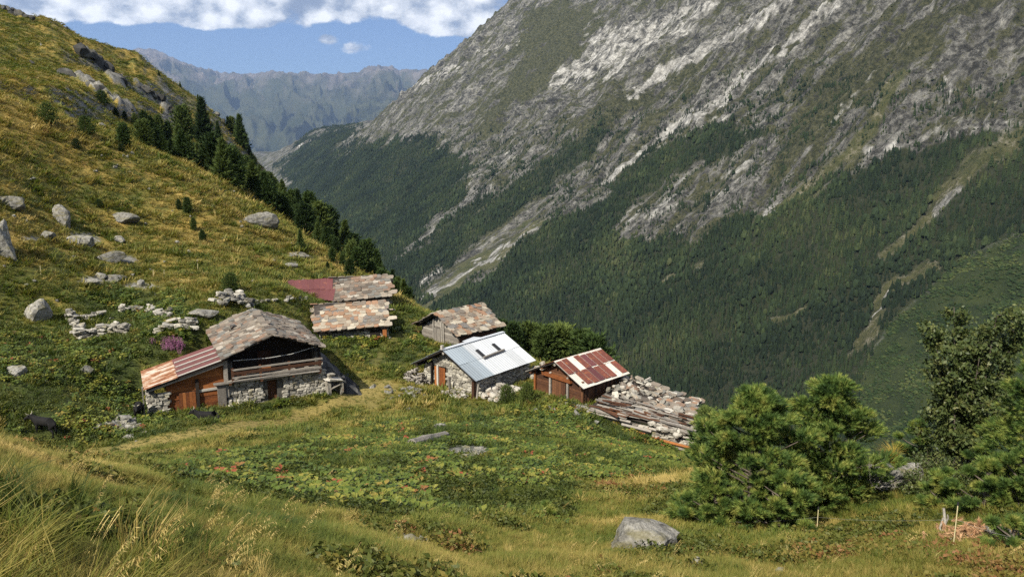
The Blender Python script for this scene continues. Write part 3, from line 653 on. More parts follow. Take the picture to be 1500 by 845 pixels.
def stone_wall(parent, a, b, z0, z1, mat, thick=.45, course=.20, wid=.42, top=None, holes=(), maxn=300, name='wall'):
    """coursed dry-stone wall between plan points a, b: a dark core with every face stone laid on it"""
    a, b = Vector((*a, 0)), Vector((*b, 0)); d = b - a; Ln = d.length; d /= Ln; nrm = Vector((d.y, -d.x, 0))
    tp = top or (lambda q: z1)
    V, F = [], []; segs = 10
    hs = sorted(holes)
    for i in range(segs):
        u0, u1 = Ln * i / segs, Ln * (i + 1) / segs
        spans = [(z0 - .6, None)]
        bz = len(V)
        if any(h[0] < (u0 + u1) / 2 < h[1] for h in hs):
            h = [h for h in hs if h[0] < (u0 + u1) / 2 < h[1]][0]; lo0 = h[3]
        else: lo0 = z0 - .6
        for u in (u0, u1):
            for w in (-.06, -thick + .06):
                for z in (lo0, max(tp(u / Ln) - .07, lo0 + .02)):
                    p = a + d * u + nrm * w; V.append((p.x, p.y, z))
        F += [(bz + q[0], bz + q[1], bz + q[2], bz + q[3]) for q in ((0, 4, 5, 1), (2, 3, 7, 6), (1, 5, 7, 3), (0, 1, 3, 2), (4, 6, 7, 5), (0, 2, 6, 4))]
    w = link(name, pydata(name, V, F, mat=ST_CORE), parent)
    z = z0 - .12; cnt = 0
    while z < z1 + .3 and cnt < maxn:
        h = course * R(.7, 1.35); u = R(-.1, .05)
        while u < Ln and cnt < maxn:
            l = wid * R(.5, 1.6); uc = u + l / 2; zc = z + h / 2
            u += l
            if uc > Ln + .1 or zc > tp(min(max(uc / Ln, 0), 1)): continue
            if any(h0[0] - .05 < uc < h0[1] + .05 and h0[2] - .05 < zc < h0[3] for h0 in hs): continue
            p = a + d * min(uc, Ln) + nrm * R(-.10, -.03)
            k = R(-.09, .09); dd = Vector((d.x, d.y, k)).normalized()
            piece('stone', V_stone(mat), w, (p.x, p.y, zc), dd * l * .97, nrm * R(.22, .34), Vector((0, 0, h * .96))); cnt += 1
        z += h
    return w
def rubble(parent, pts, n, size, mat, hfn, name='stone', zup=.0):
    out = []
    for _ in range(n):
        x, y = pts(); s = size * R(.5, 1.4)
        o = link(name, V_stone(mat), parent); o.location = (x, y, hfn(x, y) + s * .15 + zup * R(0, 1)); o.rotation_euler = (R(-.5, .5), R(-.5, .5), R(0, 6.3)); o.scale = (s * R(.8, 1.6), s * R(.7, 1.1), s * R(.35, .75)); out.append(o)
    return out
def slate_plane(roof, o, eu, ev, rows, wid, mat, over=1.55, jit=.05, lift=.05, skip=None):
    """slates in overlapping courses on the plane o + a*eu + b*ev (a along the eave, b up the slope)"""
    o, eu, ev = Vector(o), Vector(eu), Vector(ev); n_ = eu.cross(ev).normalized(); L = eu.length; du = eu.normalized(); dv = ev.normalized(); H = ev.length; e = H / rows
    if n_.z < 0: n_ = -n_
    for r_ in range(rows):
        u = -R(0, wid * .6) - .06
        while u < L + .02:
            l = wid * R(.6, 1.5); uc = u + l / 2; u += l * R(.86, .97)
            b = (r_ + .5) * e + R(-jit, jit) - .04 + .10 * e
            if skip and skip(uc / L, b / H): continue
            t = dv * 1.0 - n_ * R(.09, .17); t.normalize(); q = (du + dv * R(-.09, .09)).normalized()
            c = o + du * uc + dv * b + n_ * (lift + R(0, .035))
            piece('slate', V_slate(mat), roof, c, q * l * 1.04, t * e * over * R(.88, 1.15), n_ * R(.05, .095))
def deck(name, parent, quads, th, mat):
    V, F = [], []
    for q in quads:
        q = [Vector(p) for p in q]; nn = (q[1] - q[0]).cross(q[3] - q[0]).normalized(); b = len(V)
        if nn.z < 0: nn = -nn
        V += [p for p in q] + [p - nn * th for p in q]
        F += [(b, b + 1, b + 2, b + 3), (b + 7, b + 6, b + 5, b + 4)] + [(b + i, b + 4 + i, b + 4 + (i + 1) % 4, b + (i + 1) % 4) for i in range(4)]
    return link(name, pydata(name, V, F, mat=mat), parent)
def sheet_plane(roof, o, eu, ev, cols, rows, chooser, lift=.05, gap=.0, th=.03, kind=1):
    o, eu, ev = Vector(o), Vector(eu), Vector(ev); n_ = eu.cross(ev).normalized()
    if n_.z < 0: n_ = -n_
    for c in range(cols):
        for r_ in range(rows):
            mat = chooser(c, r_)
            ce = o + eu * ((c + .5) / cols) + ev * ((r_ + .5) / rows) + n_ * (lift + .012 * ((c + r_) % 2) + .02 * r_)
            V_sheet(mat); me = _mesh_cache[('sheet', mat.name)][kind]
            piece('metal_sheet', me, roof, ce, eu / cols * (1.03 - gap), ev / rows * 1.04 + n_ * R(-.015, .015), n_ * th)
def plank_wall(parent, a, b, z0, top, mat, h=.22, vertical=False, name='plank_wall', th=.07, holes=()):
    a, b = Vector((*a, 0)), Vector((*b, 0)); d = b - a; L = d.length; d /= L; nr = Vector((d.y, -d.x, 0)); N = 10
    V = []; F = []
    for i in range(N + 1):
        p = a + d * L * i / N - nr * .06; q = p - nr * .06; t = max(top(i / N), z0 + .01) - .03; V += [(p.x, p.y, z0), (p.x, p.y, t), (q.x, q.y, z0), (q.x, q.y, t)]
    for i in range(N):
        k = 4 * i; F += [(k, k + 4, k + 5, k + 1), (k + 2, k + 3, k + 7, k + 6), (k + 1, k + 5, k + 7, k + 3)]
    w = link(name, pydata(name, V, F, mat=W_BLACK), parent)
    if vertical:
        u = 0
        while u < L:
            l = h * R(.7, 1.2); l = min(l, L - u); t = top((u + l / 2) / L)
            if t > z0 + .1: p = a + d * (u + l / 2) + nr * R(-.01, .02); piece('plank', V_plank(mat), w, (p.x, p.y, (z0 + t) / 2), d * l * .96, nr * th, Vector((0, 0, t - z0)))
            u += l + .004
    else:
        z = z0
        while True:
            hh = h * R(.8, 1.2); us = [i / 60 for i in range(61) if top(i / 60) >= z + hh * .75]
            if len(us) < 2: break
            u0, u1 = us[0] * L, us[-1] * L; spans = [(u0, u1)]
            for (h0, h1, hz0, hz1) in holes:
                if hz0 < z + hh / 2 < hz1: spans = [(s0, min(s1, h0)) for s0, s1 in spans if s0 < h0] + [(max(s0, h1), s1) for s0, s1 in spans if s1 > h1]
            for s0, s1 in spans:
                if s1 - s0 < .1: continue
                p = a + d * (s0 + s1) / 2 + nr * R(-.015, .02); piece('plank', V_plank(mat), w, (p.x, p.y, z + hh / 2), d * (s1 - s0), nr * th, Vector((0, 0, hh * .955)))
            z += hh
    return w
def boards_door(parent, c, along, w, h, mat, n_=4, name='door', out=(0, -1, 0)):
    al = Vector(along).normalized(); ou = Vector(out)
    d = piece(name, V_plank(W_BLACK), parent, c, al * w, ou * .05, Vector((0, 0, h)))
    d2 = None
    for k in range(n_):
        # door boards are sub-parts; the door mesh keeps unit scale so they are placed in its space
        o = link('board', V_plank(mat), d); o.location = ((k + .5) / n_ - .5, .75, 0); o.scale = (.94 / n_, .8, .97)
    return d

# ================================================================== the large hut with the balcony
def main_hut():
    h = empty('stone_hut', H_MAIN[:3], H_MAIN[3])
    tag(h, 'largest hut, stone and timber with balcony under a wide grey slate gable roof', 'hut')
    AP, EV, HW, LN = 4.68, 3.42, 3.35, 8.3
    roof = deck('roof', h, [[(-HW, 0, EV), (0, 0, AP), (0, LN, AP), (-HW, LN, EV)], [(0, 0, AP), (HW, 0, EV), (HW, LN, EV), (0, LN, AP)]], .10, SL_DECK)
    slate_plane(roof, (-HW, -.05, EV), (0, LN + .1, 0), (HW, 0, AP - EV), 10, .60, SL_GREY)
    slate_plane(roof, (HW, -.05, EV), (0, LN + .1, 0), (-HW, 0, AP - EV), 10, .62, SL_GREY)
    for k in range(11): piece('slate', V_slate(SL_GREY), roof, (R(-.12, .12), .3 + k * .76, AP + .10), Vector((R(.55, .8), 0, R(-.08, .08))), Vector((0, .85, R(-.03, .05))), Vector((0, 0, .07)))
    c = link('smoke_vent', None, h) if False else None
    vent = box('vent_cap', h, (-1.9, 5.6, 4.35), (.5, .5, .10), SL_LICH, .3, .1, V_slate)
    for dx, dy in ((-.15, -.12), (.15, .1)): box('vent_stone', h, (-1.9 + dx, 5.6 + dy, 4.17), (.16, .2, .3), ST_L, R(0, 2), 0, V_stone)
    # ground-floor walls
    stone_wall(h, (-3.05, .42), (3.35, .42), 0, 1.72, ST_L, holes=((2.30, 3.50, 0, 1.50),), course=.17, wid=.36, maxn=230)
    stone_wall(h, (3.25, .42), (3.25, 7.8), 0, 3.1, ST_L, course=.30, wid=.6, maxn=90)
    stone_wall(h, (-3.05, 7.9), (-3.05, .42), 0, 3.1, ST_L, course=.32, wid=.7, maxn=60)
    boards_door(h, (-.15, .82, .72), (1, 0, 0), 1.2, 1.5, W_DARK, 5)
    box('lintel', h, (-.15, .40, 1.58), (1.6, .30, .16), W_GREY)
    # upper timber gable, set back behind the balcony
    plank_wall(h, (-3.0, 1.75), (3.2, 1.75), 1.72, lambda u: EV + (AP - EV) * (1 - abs(2 * u - 1)) - .16, W_BLACK, .24, name='gable')  # near-black boards carry the open loft's shade in their colour
    box('upper_door', h, (-.4, 1.67, 2.5), (.9, .06, 1.5), W_DARK)
    # balcony
    fl = box('balcony', h, (.05, .85, 1.78), (6.1, 1.75, .12), W_GREY)
    for u, v, z, hh, m in ((-2.75, 3.15, 2.60, .11, W_GREY), (-2.75, 3.15, 2.33, .20, W_DARK), (-2.75, 3.15, 2.05, .10, W_GREY), (-.6, 3.1, 1.93, .10, W_GREY), (-2.75, .9, 1.86, .07, W_GREY)):
        b = beam('balcony_rail', h, (u, -.02 + R(0, .03), z + R(-.04, .02)), (v, -.02 + R(0, .03), z + R(-.02, .05)), .07, hh, m)
    for u in (-2.72, -.95, .95, 3.05): box('baluster', h, (u, .05, 2.2), (.15, .13, 1.0), W_DARK)
    for u in (-2.9, -.9, 1.2, 3.0): beam('joist', h, (u, .0, 1.64), (u, 1.8, 1.64), .16, .16, W_DARK)
    for k in range(4): box('stored_board', h, (-2.0 + k * .5, .35, 2.0 + .12 * k), (R(.5, .9), .10, .16), (W_RED, W_GREY, W_DARK, W_RED)[k], 0, R(-.1, .1))
    # posts, purlins, hanging line
    box('post', h, (-3.12, .35, 2.0), (.26, .24, 2.6), W_GREY); box('post', h, (3.1, .5, 2.55), (.2, .2, 1.7), W_BLACK)
    for x, z in ((0, AP - .22), (-HW + .3, EV - .06), (HW - .3, EV - .06), (-1.6, 3.92), (1.6, 3.92)): beam('purlin', h, (x, .08, z), (x, 2.2, z), .2, .2, W_BLACK, V_log)
    for a, b in (((-2.6, .4, 3.12), (-.3, .4, 3.02)), ((-.3, .4, 3.02), (1.2, .4, 3.1)), ((1.2, .4, 3.1), (2.9, .4, 3.42))): beam('hanging_line', h, a, b, .03, .03, M_WIRE)
    # lean-to
    L0, L1, ZL, ZR, DP = -7.95, -3.25, 2.02, 3.26, 4.4
    lr = deck('lean_to_roof', h, [[(L0, .0, ZL), (L1, .0, ZR), (L1, DP, ZR), (L0, DP, ZL)]], .07, W_BLACK)
    eu, ev = Vector((0, DP, 0)), Vector((L1 - L0, 0, ZR - ZL))
    sheet_plane(lr, (L0 - .1, -.06, ZL), (0, DP + .1, 0), ev * .42, 3, 1, lambda c, r: M_RUST, .03, 0, .05, 0)
    sheet_plane(lr, Vector((L0, -.06, ZL)) + ev * .41, (0, DP + .1, 0), ev * .60, 4, 1, lambda c, r: M_MAR, .05, 0.10, .05, 1)
    for c in range(4): beam('roof_batten', lr, Vector((L0, .02 + c * 1.12, ZL + .13)) + ev * .41, Vector((L1, .02 + c * 1.12, ZR + .13)), .11, .05, M_OLDW)
    for z, x0, x1 in ((ZL - .14, L0, L1),): beam('fascia', h, (x0, .10, z), (x1, .10, ZR - .16), .07, .16, W_GREY)
    stone_wall(h, (-7.9, .35), (-6.75, .35), -.1, 1.55, ST_L, course=.16, wid=.34, maxn=40, name='corner_pier')
    stone_wall(h, (-7.85, 4.0), (-7.85, .35), -.1, 1.85, ST_L, course=.2, wid=.42, maxn=60, name='side_wall')
    plank_wall(h, (-6.75, .55), (-3.2, .55), 0, lambda u: 2.22 + .88 * u, W_RED, .24, name='front_boards')
    boards_door(h, (-5.55, .42, .72), (1, 0, 0), 1.0, 1.35, W_RED, 5)
    box('post', h, (-4.92, .42, 1.0), (.20, .18, 2.3), W_BLACK); box('post', h, (-3.45, .25, .82), (.52, .20, 1.7), W_GREY); box('post_cap', h, (-3.45, .22, 1.72), (.95, .42, .08), W_GREY)
    box('white_board', h, (-4.22, .46, 1.36), (1.25, .06, .16), M_OLDW, 0, -.03)
    box('leaning_board', h, (-8.15, .4, .95), (.07, .25, 2.3), W_GREY)
    return h
HUT = main_hut()

# ================================================================== hut under bare metal sheets
def tin_hut():
    h = empty('stone_hut', H_TIN[:3], H_TIN[3])
    tag(h, 'stone hut under a shiny pale grey sheet metal roof with two small hatches', 'hut')
    AP, EV, HW, LN = 3.19, 1.52, 3.35, 6.9
    roof = deck('roof', h, [[(-HW, 0, EV), (0, 0, AP), (0, LN, AP), (-HW, LN, EV)], [(0, 0, AP), (HW, 0, EV), (HW, LN, EV), (0, LN, AP)]], .09, W_BLACK)
    sheet_plane(roof, (HW + .05, -.06, EV - .03), (0, LN + .12, 0), (-HW - .05, 0, AP - EV + .03), 7, 2, lambda c, r: M_BLUE if c < 2 and r == 1 or c < 2 else M_WHITE, .02, 0, .03, 1)
    sheet_plane(roof, (-HW - .05, -.06, EV - .03), (0, LN + .12, 0), (HW + .05, 0, AP - EV + .03), 7, 2, lambda c, r: M_BLUE, .02, 0, .03, 1)
    sl = Vector((HW, 0, EV - AP)).normalized(); nn = Vector((AP - EV, 0, HW)).normalized()
    beam('ridge_cap', roof, (0, -.1, AP + .07), (0, LN + .1, AP + .07), .34, .05, M_WHITE)
    for y in (2.75, 4.75):
        c = Vector((0, y, AP)) + sl * (1.45 if y < 3 else 1.35) + nn * .10
        piece('hatch', V_plank(M_IRON), roof, c, sl * .85, Vector((0, .30, 0)), nn * .09)
    c0 = Vector((0, 2.5, AP)) + sl * 2.05 + nn * .16; c1 = Vector((0, 5.1, AP)) + sl * 1.9 + nn * .16
    beam('roof_pole', roof, c0, c1, .16, .14, W_GREY)
    piece('loose_sheet', V_plank(M_WHITE), roof, (-.55, 4.0, AP - .05), Vector((1.1, 0, .25)), Vector((0, 1.3, .2)), Vector((0, 0, .04)))
    stone_wall(h, (-2.7, .75), (2.95, .75), -.25, 2.9, ST_L, course=.19, wid=.40, maxn=190, top=lambda u: EV + (AP - EV) * (1 - abs(2 * u - 1)) - .12, holes=((1.1, 2.3, -.3, 1.6),))
    stone_wall(h, (2.95, .75), (2.95, LN - .3), -.4, 1.45, ST_L, course=.2, wid=.42, maxn=120, name='side_wall')
    stone_wall(h, (-2.9, LN - .3), (-2.9, .75), -.2, 1.4, ST_L, course=.3, wid=.6, maxn=30, name='side_wall')
    dr = boards_door(h, (-1.0, .72, .70), (1, 0, 0), 1.15, 1.7, W_RED, 5)
    box('door_post', h, (-1.15, .60, .75), (.16, .12, 1.9), M_OLDW); box('door_post', h, (-1.75, .55, .85), (.15, .15, 2.2), W_BLACK)
    box('post', h, (.55, .15, .45), (.15, .15, 1.5), W_GREY); box('post', h, (2.95, .25, .45), (.24, .24, 2.1), W_DARK); beam('prop', h, (3.3, .1, -.5), (3.35, .35, 1.35), .16, .16, W_GREY, V_log)
    for x, z in ((0, AP - .25), (HW - .35, EV - .05), (-HW + .35, EV - .05)): beam('purlin', h, (x, .06, z), (x, 1.2, z), .24, .24, W_GREY if x == 0 else W_BLACK, V_log)
    box('chimney_stub', h, (0, -.02, AP + .22), (.2, .2, .34), W_GREY)
    return h
TIN = tin_hut()
def hut_xy(H, lx, ly):
    c, s = math.cos(H[3]), math.sin(H[3]); return H[0] + lx * c - ly * s, H[1] + lx * s + ly * c
def pile(name, H, rect, n_, size, mat, label, cat, kind='stone', zup=.6, long=1.0):
    x0, y0 = hut_xy(H, (rect[0] + rect[1]) / 2, (rect[2] + rect[3]) / 2); o = empty(name, (x0, y0, hz(x0, y0)), H[3]); tag(o, label, cat)
    for _ in range(n_):
        u, v = R(-1, 1), R(-1, 1); lx, ly = u * (rect[1] - rect[0]) / 2, v * (rect[3] - rect[2]) / 2
        wx, wy = hut_xy((x0, y0, 0, H[3]), lx, ly); z = hz(wx, wy) - o.location.z + zup * max(0, 1 - (u * u + v * v) * .6) * R(.1, 1)
        s = size * R(.6, 1.4)
        p = link(kind, (V_log if kind == 'log' else V_stone)(mat), o); p.location = (lx, ly, z + s * .1); p.rotation_euler = (R(-.4, .4), R(-.4, .4), R(0, 6.3)); p.scale = (s * (1 if kind != 'log' else .35), s * long, s * (.55 if kind != 'log' else .35))
    return o
pile('firewood_pile', H_TIN, (-3.9, -1.9, -.5, .5), 110, .34, W_GREY, 'heap of grey split firewood under the left eave of the metal roofed hut', 'woodpile', 'log', 1.15, 1.3)
pile('stone_pile', H_TIN, (3.1, 5.4, .4, 3.4), 110, .36, ST_W, 'heap of pale rubble along the shaded wall of the metal roofed hut', 'rubble', 'stone', .75)
pile('stone_pile', H_TIN, (.2, 2.6, -.7, .35), 34, .30, ST_W, 'loose pale stones below the gable wall of the metal roofed hut', 'rubble', 'stone', .25)
pile('stone_pile', H_TIN, (3.0, 4.6, 6.6, 9.0), 70, .40, ST_W, 'pinkish rubble of a fallen roof between the metal roofed hut and the rusty roofed barn', 'rubble', 'stone', 1.5)

# ================================================================== small barn with lichen-covered slates
def lichen_barn():
    h = empty('timber_barn', H_LICHEN[:3], H_LICHEN[3])
    tag(h, 'grey plank barn under an orange lichen covered slate roof', 'barn')
    AP, EV, HW, LN = 2.76, 1.17, 3.05, 5.2
    roof = deck('roof', h, [[(-HW, 0, EV), (0, 0, AP), (0, LN, AP), (-HW, LN, EV)], [(0, 0, AP), (HW, 0, EV), (HW, LN, EV), (0, LN, AP)]], .10, SL_DECK)
    slate_plane(roof, (HW, -.05, EV), (0, LN + .1, 0), (-HW, 0, AP - EV), 9, .60, SL_LICH)
    slate_plane(roof, (-HW, -.05, EV), (0, LN + .1, 0), (HW, 0, AP - EV), 8, .62, SL_GREY)
    plank_wall(h, (-2.6, .5), (2.6, .5), -.3, lambda u: EV + (AP - EV) * (1 - abs(2 * u - 1)) - .14, W_GREY, .20, name='gable')
    boards_door(h, (-.25, .40, .62), (1, 0, 0), .85, 1.35, W_GREY, 4)
    for x in (-.8, .35, .62): box('post', h, (x, .36, .95), (.13, .10, 2.1), W_GREY)
    plank_wall(h, (2.6, .5), (2.6, LN - .3), -.3, lambda u: 1.2, W_DARK, .2, name='side_boards'); plank_wall(h, (-2.6, LN - .3), (-2.6, .5), -.3, lambda u: 1.2, W_GREY, .22, name='side_boards')
    for x, z in ((0, AP - .2), (HW - .3, EV - .02), (-HW + .3, EV - .02)): beam('purlin', h, (x, .06, z), (x, 1.0, z), .2, .2, W_DARK, V_log)
    return h
lichen_barn()

# ================================================================== barn with the patched rusty roof
def rusty_barn():
    h = empty('timber_barn', H_RUST[:3], H_RUST[3])
    tag(h, 'dark log barn under a patched white and rust red sheet metal roof', 'barn')
    AP, EV, HW, LN = 2.72, 1.42, 2.75, 5.0
    roof = deck('roof', h, [[(-HW, 0, EV), (0, 0, AP), (0, LN, AP), (-HW, LN, EV)], [(0, 0, AP), (HW, 0, EV), (HW, LN, EV), (0, LN, AP)]], .09, W_BLACK)
    pat = {(0, 1), (1, 1), (3, 1), (4, 1), (5, 1), (6, 1), (7, 1), (1, 0), (2, 0), (3, 0), (4, 0), (5, 0), (7, 0)}
    sheet_plane(roof, (HW + .05, -.08, EV - .03), (0, LN + .16, 0), (-HW - .05, 0, AP - EV + .03), 8, 2, lambda c, r: M_OLDW, .02, 0, .03, 1)
    eu, ev = Vector((0, LN + .16, 0)), Vector((-HW, 0, AP - EV)); nn = Vector((AP - EV, 0, HW)).normalized(); o = Vector((HW, -.08, EV)) + nn * .085
    for c, r_ in sorted(pat):
        s0 = (.10 if r_ == 0 else .0); piece('painted_sheet', V_plank(random.choice((M_REDR, M_REDR, M_MAR))), roof, o + eu * ((c + .5) / 8) + ev * ((.26 if r_ == 0 else .73) + R(-.015, .015)), eu / 8 * .88, ev * (.45 + R(-.03, .03)), nn * .03)
    sheet_plane(roof, (-HW - .05, -.08, EV - .03), (0, LN + .16, 0), (HW + .05, 0, AP - EV + .03), 8, 2, lambda c, r: M_REDR if (c + r) % 2 else M_OLDW, .02, 0, .03, 1)
    plank_wall(h, (-2.35, .55), (2.35, .55), -.3, lambda u: EV + (AP - EV) * (1 - abs(2 * u - 1)) - .12, W_DARK, .22, name='gable')
    boards_door(h, (.1, .45, .62), (1, 0, 0), 1.3, 1.35, W_DARK, 6)
    beam('lintel', h, (-1.5, .36, 1.52), (1.3, .36, 1.45), .2, .26, W_RED)
    for x, m in ((-2.3, W_RED), (-.75, W_GREY), (.95, W_GREY), (2.35, W_DARK)): box('post', h, (x, .40, .7), (.15, .13, 2.0), m)
    plank_wall(h, (2.35, .55), (2.35, LN - .2), -.3, lambda u: 1.45, W_DARK, .2, True, name='side_boards'); plank_wall(h, (-2.35, LN - .2), (-2.35, .55), -.3, lambda u: 1.4, W_DARK, .22, name='side_boards')
    box('post', h, (2.5, LN - .25, .4), (.34, .3, 2.1), W_GREY)
    for x, z in ((0, AP - .22), (-1.3, 1.95), (1.3, 1.95), (HW - .3, EV - .04), (-HW + .3, EV - .04)): beam('purlin', h, (x, .02, z), (x, 1.0, z), .22, .22, W_GREY if x == 0 else W_DARK, V_log)
    st_ = stone_wall(h, (-2.5, .35), (2.5, .35), -.8, -.12, ST_W, course=.18, wid=.4, maxn=50, name='footing')
    return h
rusty_barn()

# ================================================================== two low huts by the slope, seen from their eaves
def low_hut(H, nm, label, LN, DP, rise, ev_z, mat, ground=-.2, orange=True, tin=False):
    h = empty(nm, H[:3], H[3]); tag(h, label, 'hut'); x0, x1 = -LN / 2, LN / 2; AP = ev_z + rise
    sk = .06
    roof = deck('roof', h, [[(x0, 0, ev_z - .25 * sk), (x1, 0, ev_z + .45), (x1 - .75, DP, AP + .12), (x0 - .75, DP, AP)], [(x0 - .75, DP, AP), (x1 - .75, DP, AP + .12), (x1 - .9, DP * 1.9, ev_z + .3), (x0 - .9, DP * 1.9, ev_z + .2)]], .10, SL_DECK)
    slate_plane(roof, (x0, 0, ev_z), (LN, 0, .45), (-.75, DP, AP - ev_z - .2), 9, .58, mat)
    slate_plane(roof, (x0 - .9, DP * 1.9, ev_z + .2), (LN, 0, .1), (.15, -DP * .9, AP - ev_z - .2), 6, .8, mat)
    stone_wall(h, (x0 + .25, .55), (x1 - .25, .55), ground, ev_z + .3, ST_L, course=.2, wid=.42, maxn=70, top=lambda u: ev_z + .45 * u - .05)
    stone_wall(h, (x1 - .25, .55), (x1 - .9, DP * 1.8), ground, ev_z + 1.0, ST_L, course=.28, wid=.55, maxn=50, name='side_wall')
    stone_wall(h, (x0 - .6, DP * 1.8), (x0 + .25, .55), ground, ev_z + .4, ST_L, course=.3, wid=.6, maxn=20, name='side_wall')
    beam('eave_beam', h, (x0 + .1, .2, ev_z - .16), (x1 - .1, .2, ev_z + .28), .16, .16, W_BLACK)
    if orange:
        box('corner_post', h, (x1 - .45, .30, .55), (.34, .2, 1.5), W_RED); box('door', h, (x1 - 1.3, .42, .6), (.9, .08, 1.2), W_BLACK)
    return h
low_hut(H_LOW, 'stone_hut', 'low hut half sunk in grass with cream and orange slates and a red corner post', 6.3, 3.4, 1.75, .78, SL_LICH)
UP = low_hut(H_UP, 'stone_hut', 'highest hut in the row, slate roof joined to a maroon sheet metal roof', 5.4, 3.6, 1.75, .88, SL_GREY, orange=False)
mr = deck('lean_to_roof', UP, [[(-5.6, 1.2, 1.35), (-2.72, .0, .96), (-3.4, 3.6, 2.55), (-8.3, 3.6, 2.25)]], .06, W_BLACK)
for r_ in range(2):
    for c in range(7):
        f0 = (c + .5) / 7; a = Vector((-5.6, 1.2, 1.35)).lerp(Vector((-2.72, 0, .96)), f0); b = Vector((-8.3, 3.6, 2.25)).lerp(Vector((-3.4, 3.6, 2.55)), f0); q = a.lerp(b, .25 + .5 * r_)
        wv = (Vector((-2.72, 0, .96)) - Vector((-5.6, 1.2, 1.35))).lerp(Vector((4.9, 0, .3)), .25 + .5 * r_) / 7
        nn = wv.cross(b - a).normalized(); piece('metal_sheet', V_plank(M_MAR), mr, q + nn * (.05 + .02 * r_), wv * 1.0, (b - a) * .515, nn * .03)
box('barge_board', UP, (-8.3, 3.0, 2.35), (.18, 1.6, .10), W_GREY)
plank_wall(UP, (-5.6, 1.5), (-2.9, .6), -.2, lambda u: 1.1, W_DARK, .22, name='front_boards')

# ================================================================== the collapsed hut
def ruin():
    E0, E1, B1, B0 = at(862, 597, 51.5), at(1012, 634, 48.3), at(1023, 588, 54.5), at(922, 553, 56.0)
    g = Vector((9.5, 52.0, hz(9.5, 52.0))); h = empty('ruined_hut', g); tag(h, 'collapsed stone hut, its slates, planks and rubble slumped downhill', 'ruin')
    E0, E1, B1, B0 = (p - g for p in (E0, E1, B1, B0))
    roof = deck('fallen_roof', h, [[E0, E1, B1, B0]], .12, SL_DECK)
    nn = (E1 - E0).cross(B0 - E0).normalized()
    def q(u, v): return E0.lerp(E1, u).lerp(B0.lerp(B1, u), v)
    for k in range(150):                                                   # slates still lying on the right half
        u, v = R(.32, 1.03), R(.02, 1.02)
        if u < .62 and v > .45 and R(0, 1) < .75: continue
        du = (E1 - E0).normalized(); dv = (B0 - E0).normalized(); a = R(-.35, .35)
        piece('slate', V_slate(random.choice((SL_LICH, ST_W, SL_GREY, SL_GREY))), roof, q(u, v) + nn * R(.04, .18), (du + dv * a) * R(.45, .95), (dv - du * a) * R(.4, .75), (nn + du * R(-.2, .2)) * R(.04, .08))
    for k in range(60):                                                    # planks and laths fanning out along the eave
        u = R(.0, .95); v0 = R(-.05, .35); a = q(u, v0) + nn * R(.1, .36); b = a + (E1 - E0).normalized() * R(1.0, 2.6) + (E0 - B0).normalized() * R(-.35, .45) + nn * R(-.12, .12)
        beam('plank', roof, a, b, R(.10, .22), R(.03, .06), random.choice((W_GREY, W_GREY, W_DARK)))
    rb = deck('rubble_bed', h, [[q(-.03, .35), q(.6, .35), q(.62, 1.0), q(-.02, 1.0)]], .25, ST_CORE)
    for k in range(150):
        u, v = R(-.04, .66), R(.2, 1.05); p = q(u, v) + nn * R(.02, .24); s = R(.16, .42)
        o = link('stone', V_stone(random.choice((ST_W, ST_L, SL_GREY))), rb); o.location = p; o.rotation_euler = (R(-.6, .6), R(-.6, .6), R(0, 6)); o.scale = (s * R(.9, 1.7), s, s * R(.25, .55))
    beam('fallen_rafter', h, at(909, 549, 56.6) - g, at(950, 594, 53.2) - g, .24, .12, W_GREY); beam('fallen_rafter', h, at(930, 566, 56.0) - g, at(953, 553, 57.0) - g, .12, .12, W_GREY)
    beam('fallen_rafter', h, at(948, 586, 53.3) - g, at(951, 606, 53.0) - g, .2, .2, W_GREY)
    # lower front walls stepping downhill
    def wallseg(u0, u1, zt, zb, out):
        a, b = E0.lerp(E1, u0), E0.lerp(E1, u1); o_ = Vector((0, -out, 0)); z1 = min(a.z, b.z) + zt
        stone_wall(h, (a.x, a.y - out), (b.x, b.y - out), z1 - zb, z1, random.choice((ST_W, ST_L)), course=.17, wid=.45, maxn=75, top=lambda u: a.z + (b.z - a.z) * u + zt, name='front_wall')
    wallseg(.05, .40, -.28, 1.0, -.15); wallseg(.36, .66, -.30, 1.1, .05); wallseg(.62, 1.02, -.42, 1.3, .25)
    for u0, u1, dz, m in ((-.02, .42, -.16, W_GREY), (.0, .38, .0, W_GREY), (.33, .62, -.42, W_GREY), (.60, 1.06, -.26, W_GREY), (.62, 1.0, -.85, W_RED), (.36, .56, -.72, W_RED), (.66, 1.02, -1.1, W_GREY)):
        a, b = E0.lerp(E1, u0), E0.lerp(E1, u1); f = -.35 if dz > -.4 else -.45
        beam('wall_beam', h, a + Vector((0, f, dz)), b + Vector((0, f, dz)), .24, .17, m, V_log)
    for k in range(26):
        u = R(.6, 1.04); p = E0.lerp(E1, u) + Vector((R(-.1, .1), -.35 + R(-.25, .2), -.10 + R(-.05, .22))); s = R(.2, .42)
        o = link('stone', V_stone(ST_W), h); o.location = p; o.rotation_euler = (R(-.4, .4), R(-.4, .4), R(0, 6)); o.scale = (s * 1.3, s, s * .6)
    return h
ruin()
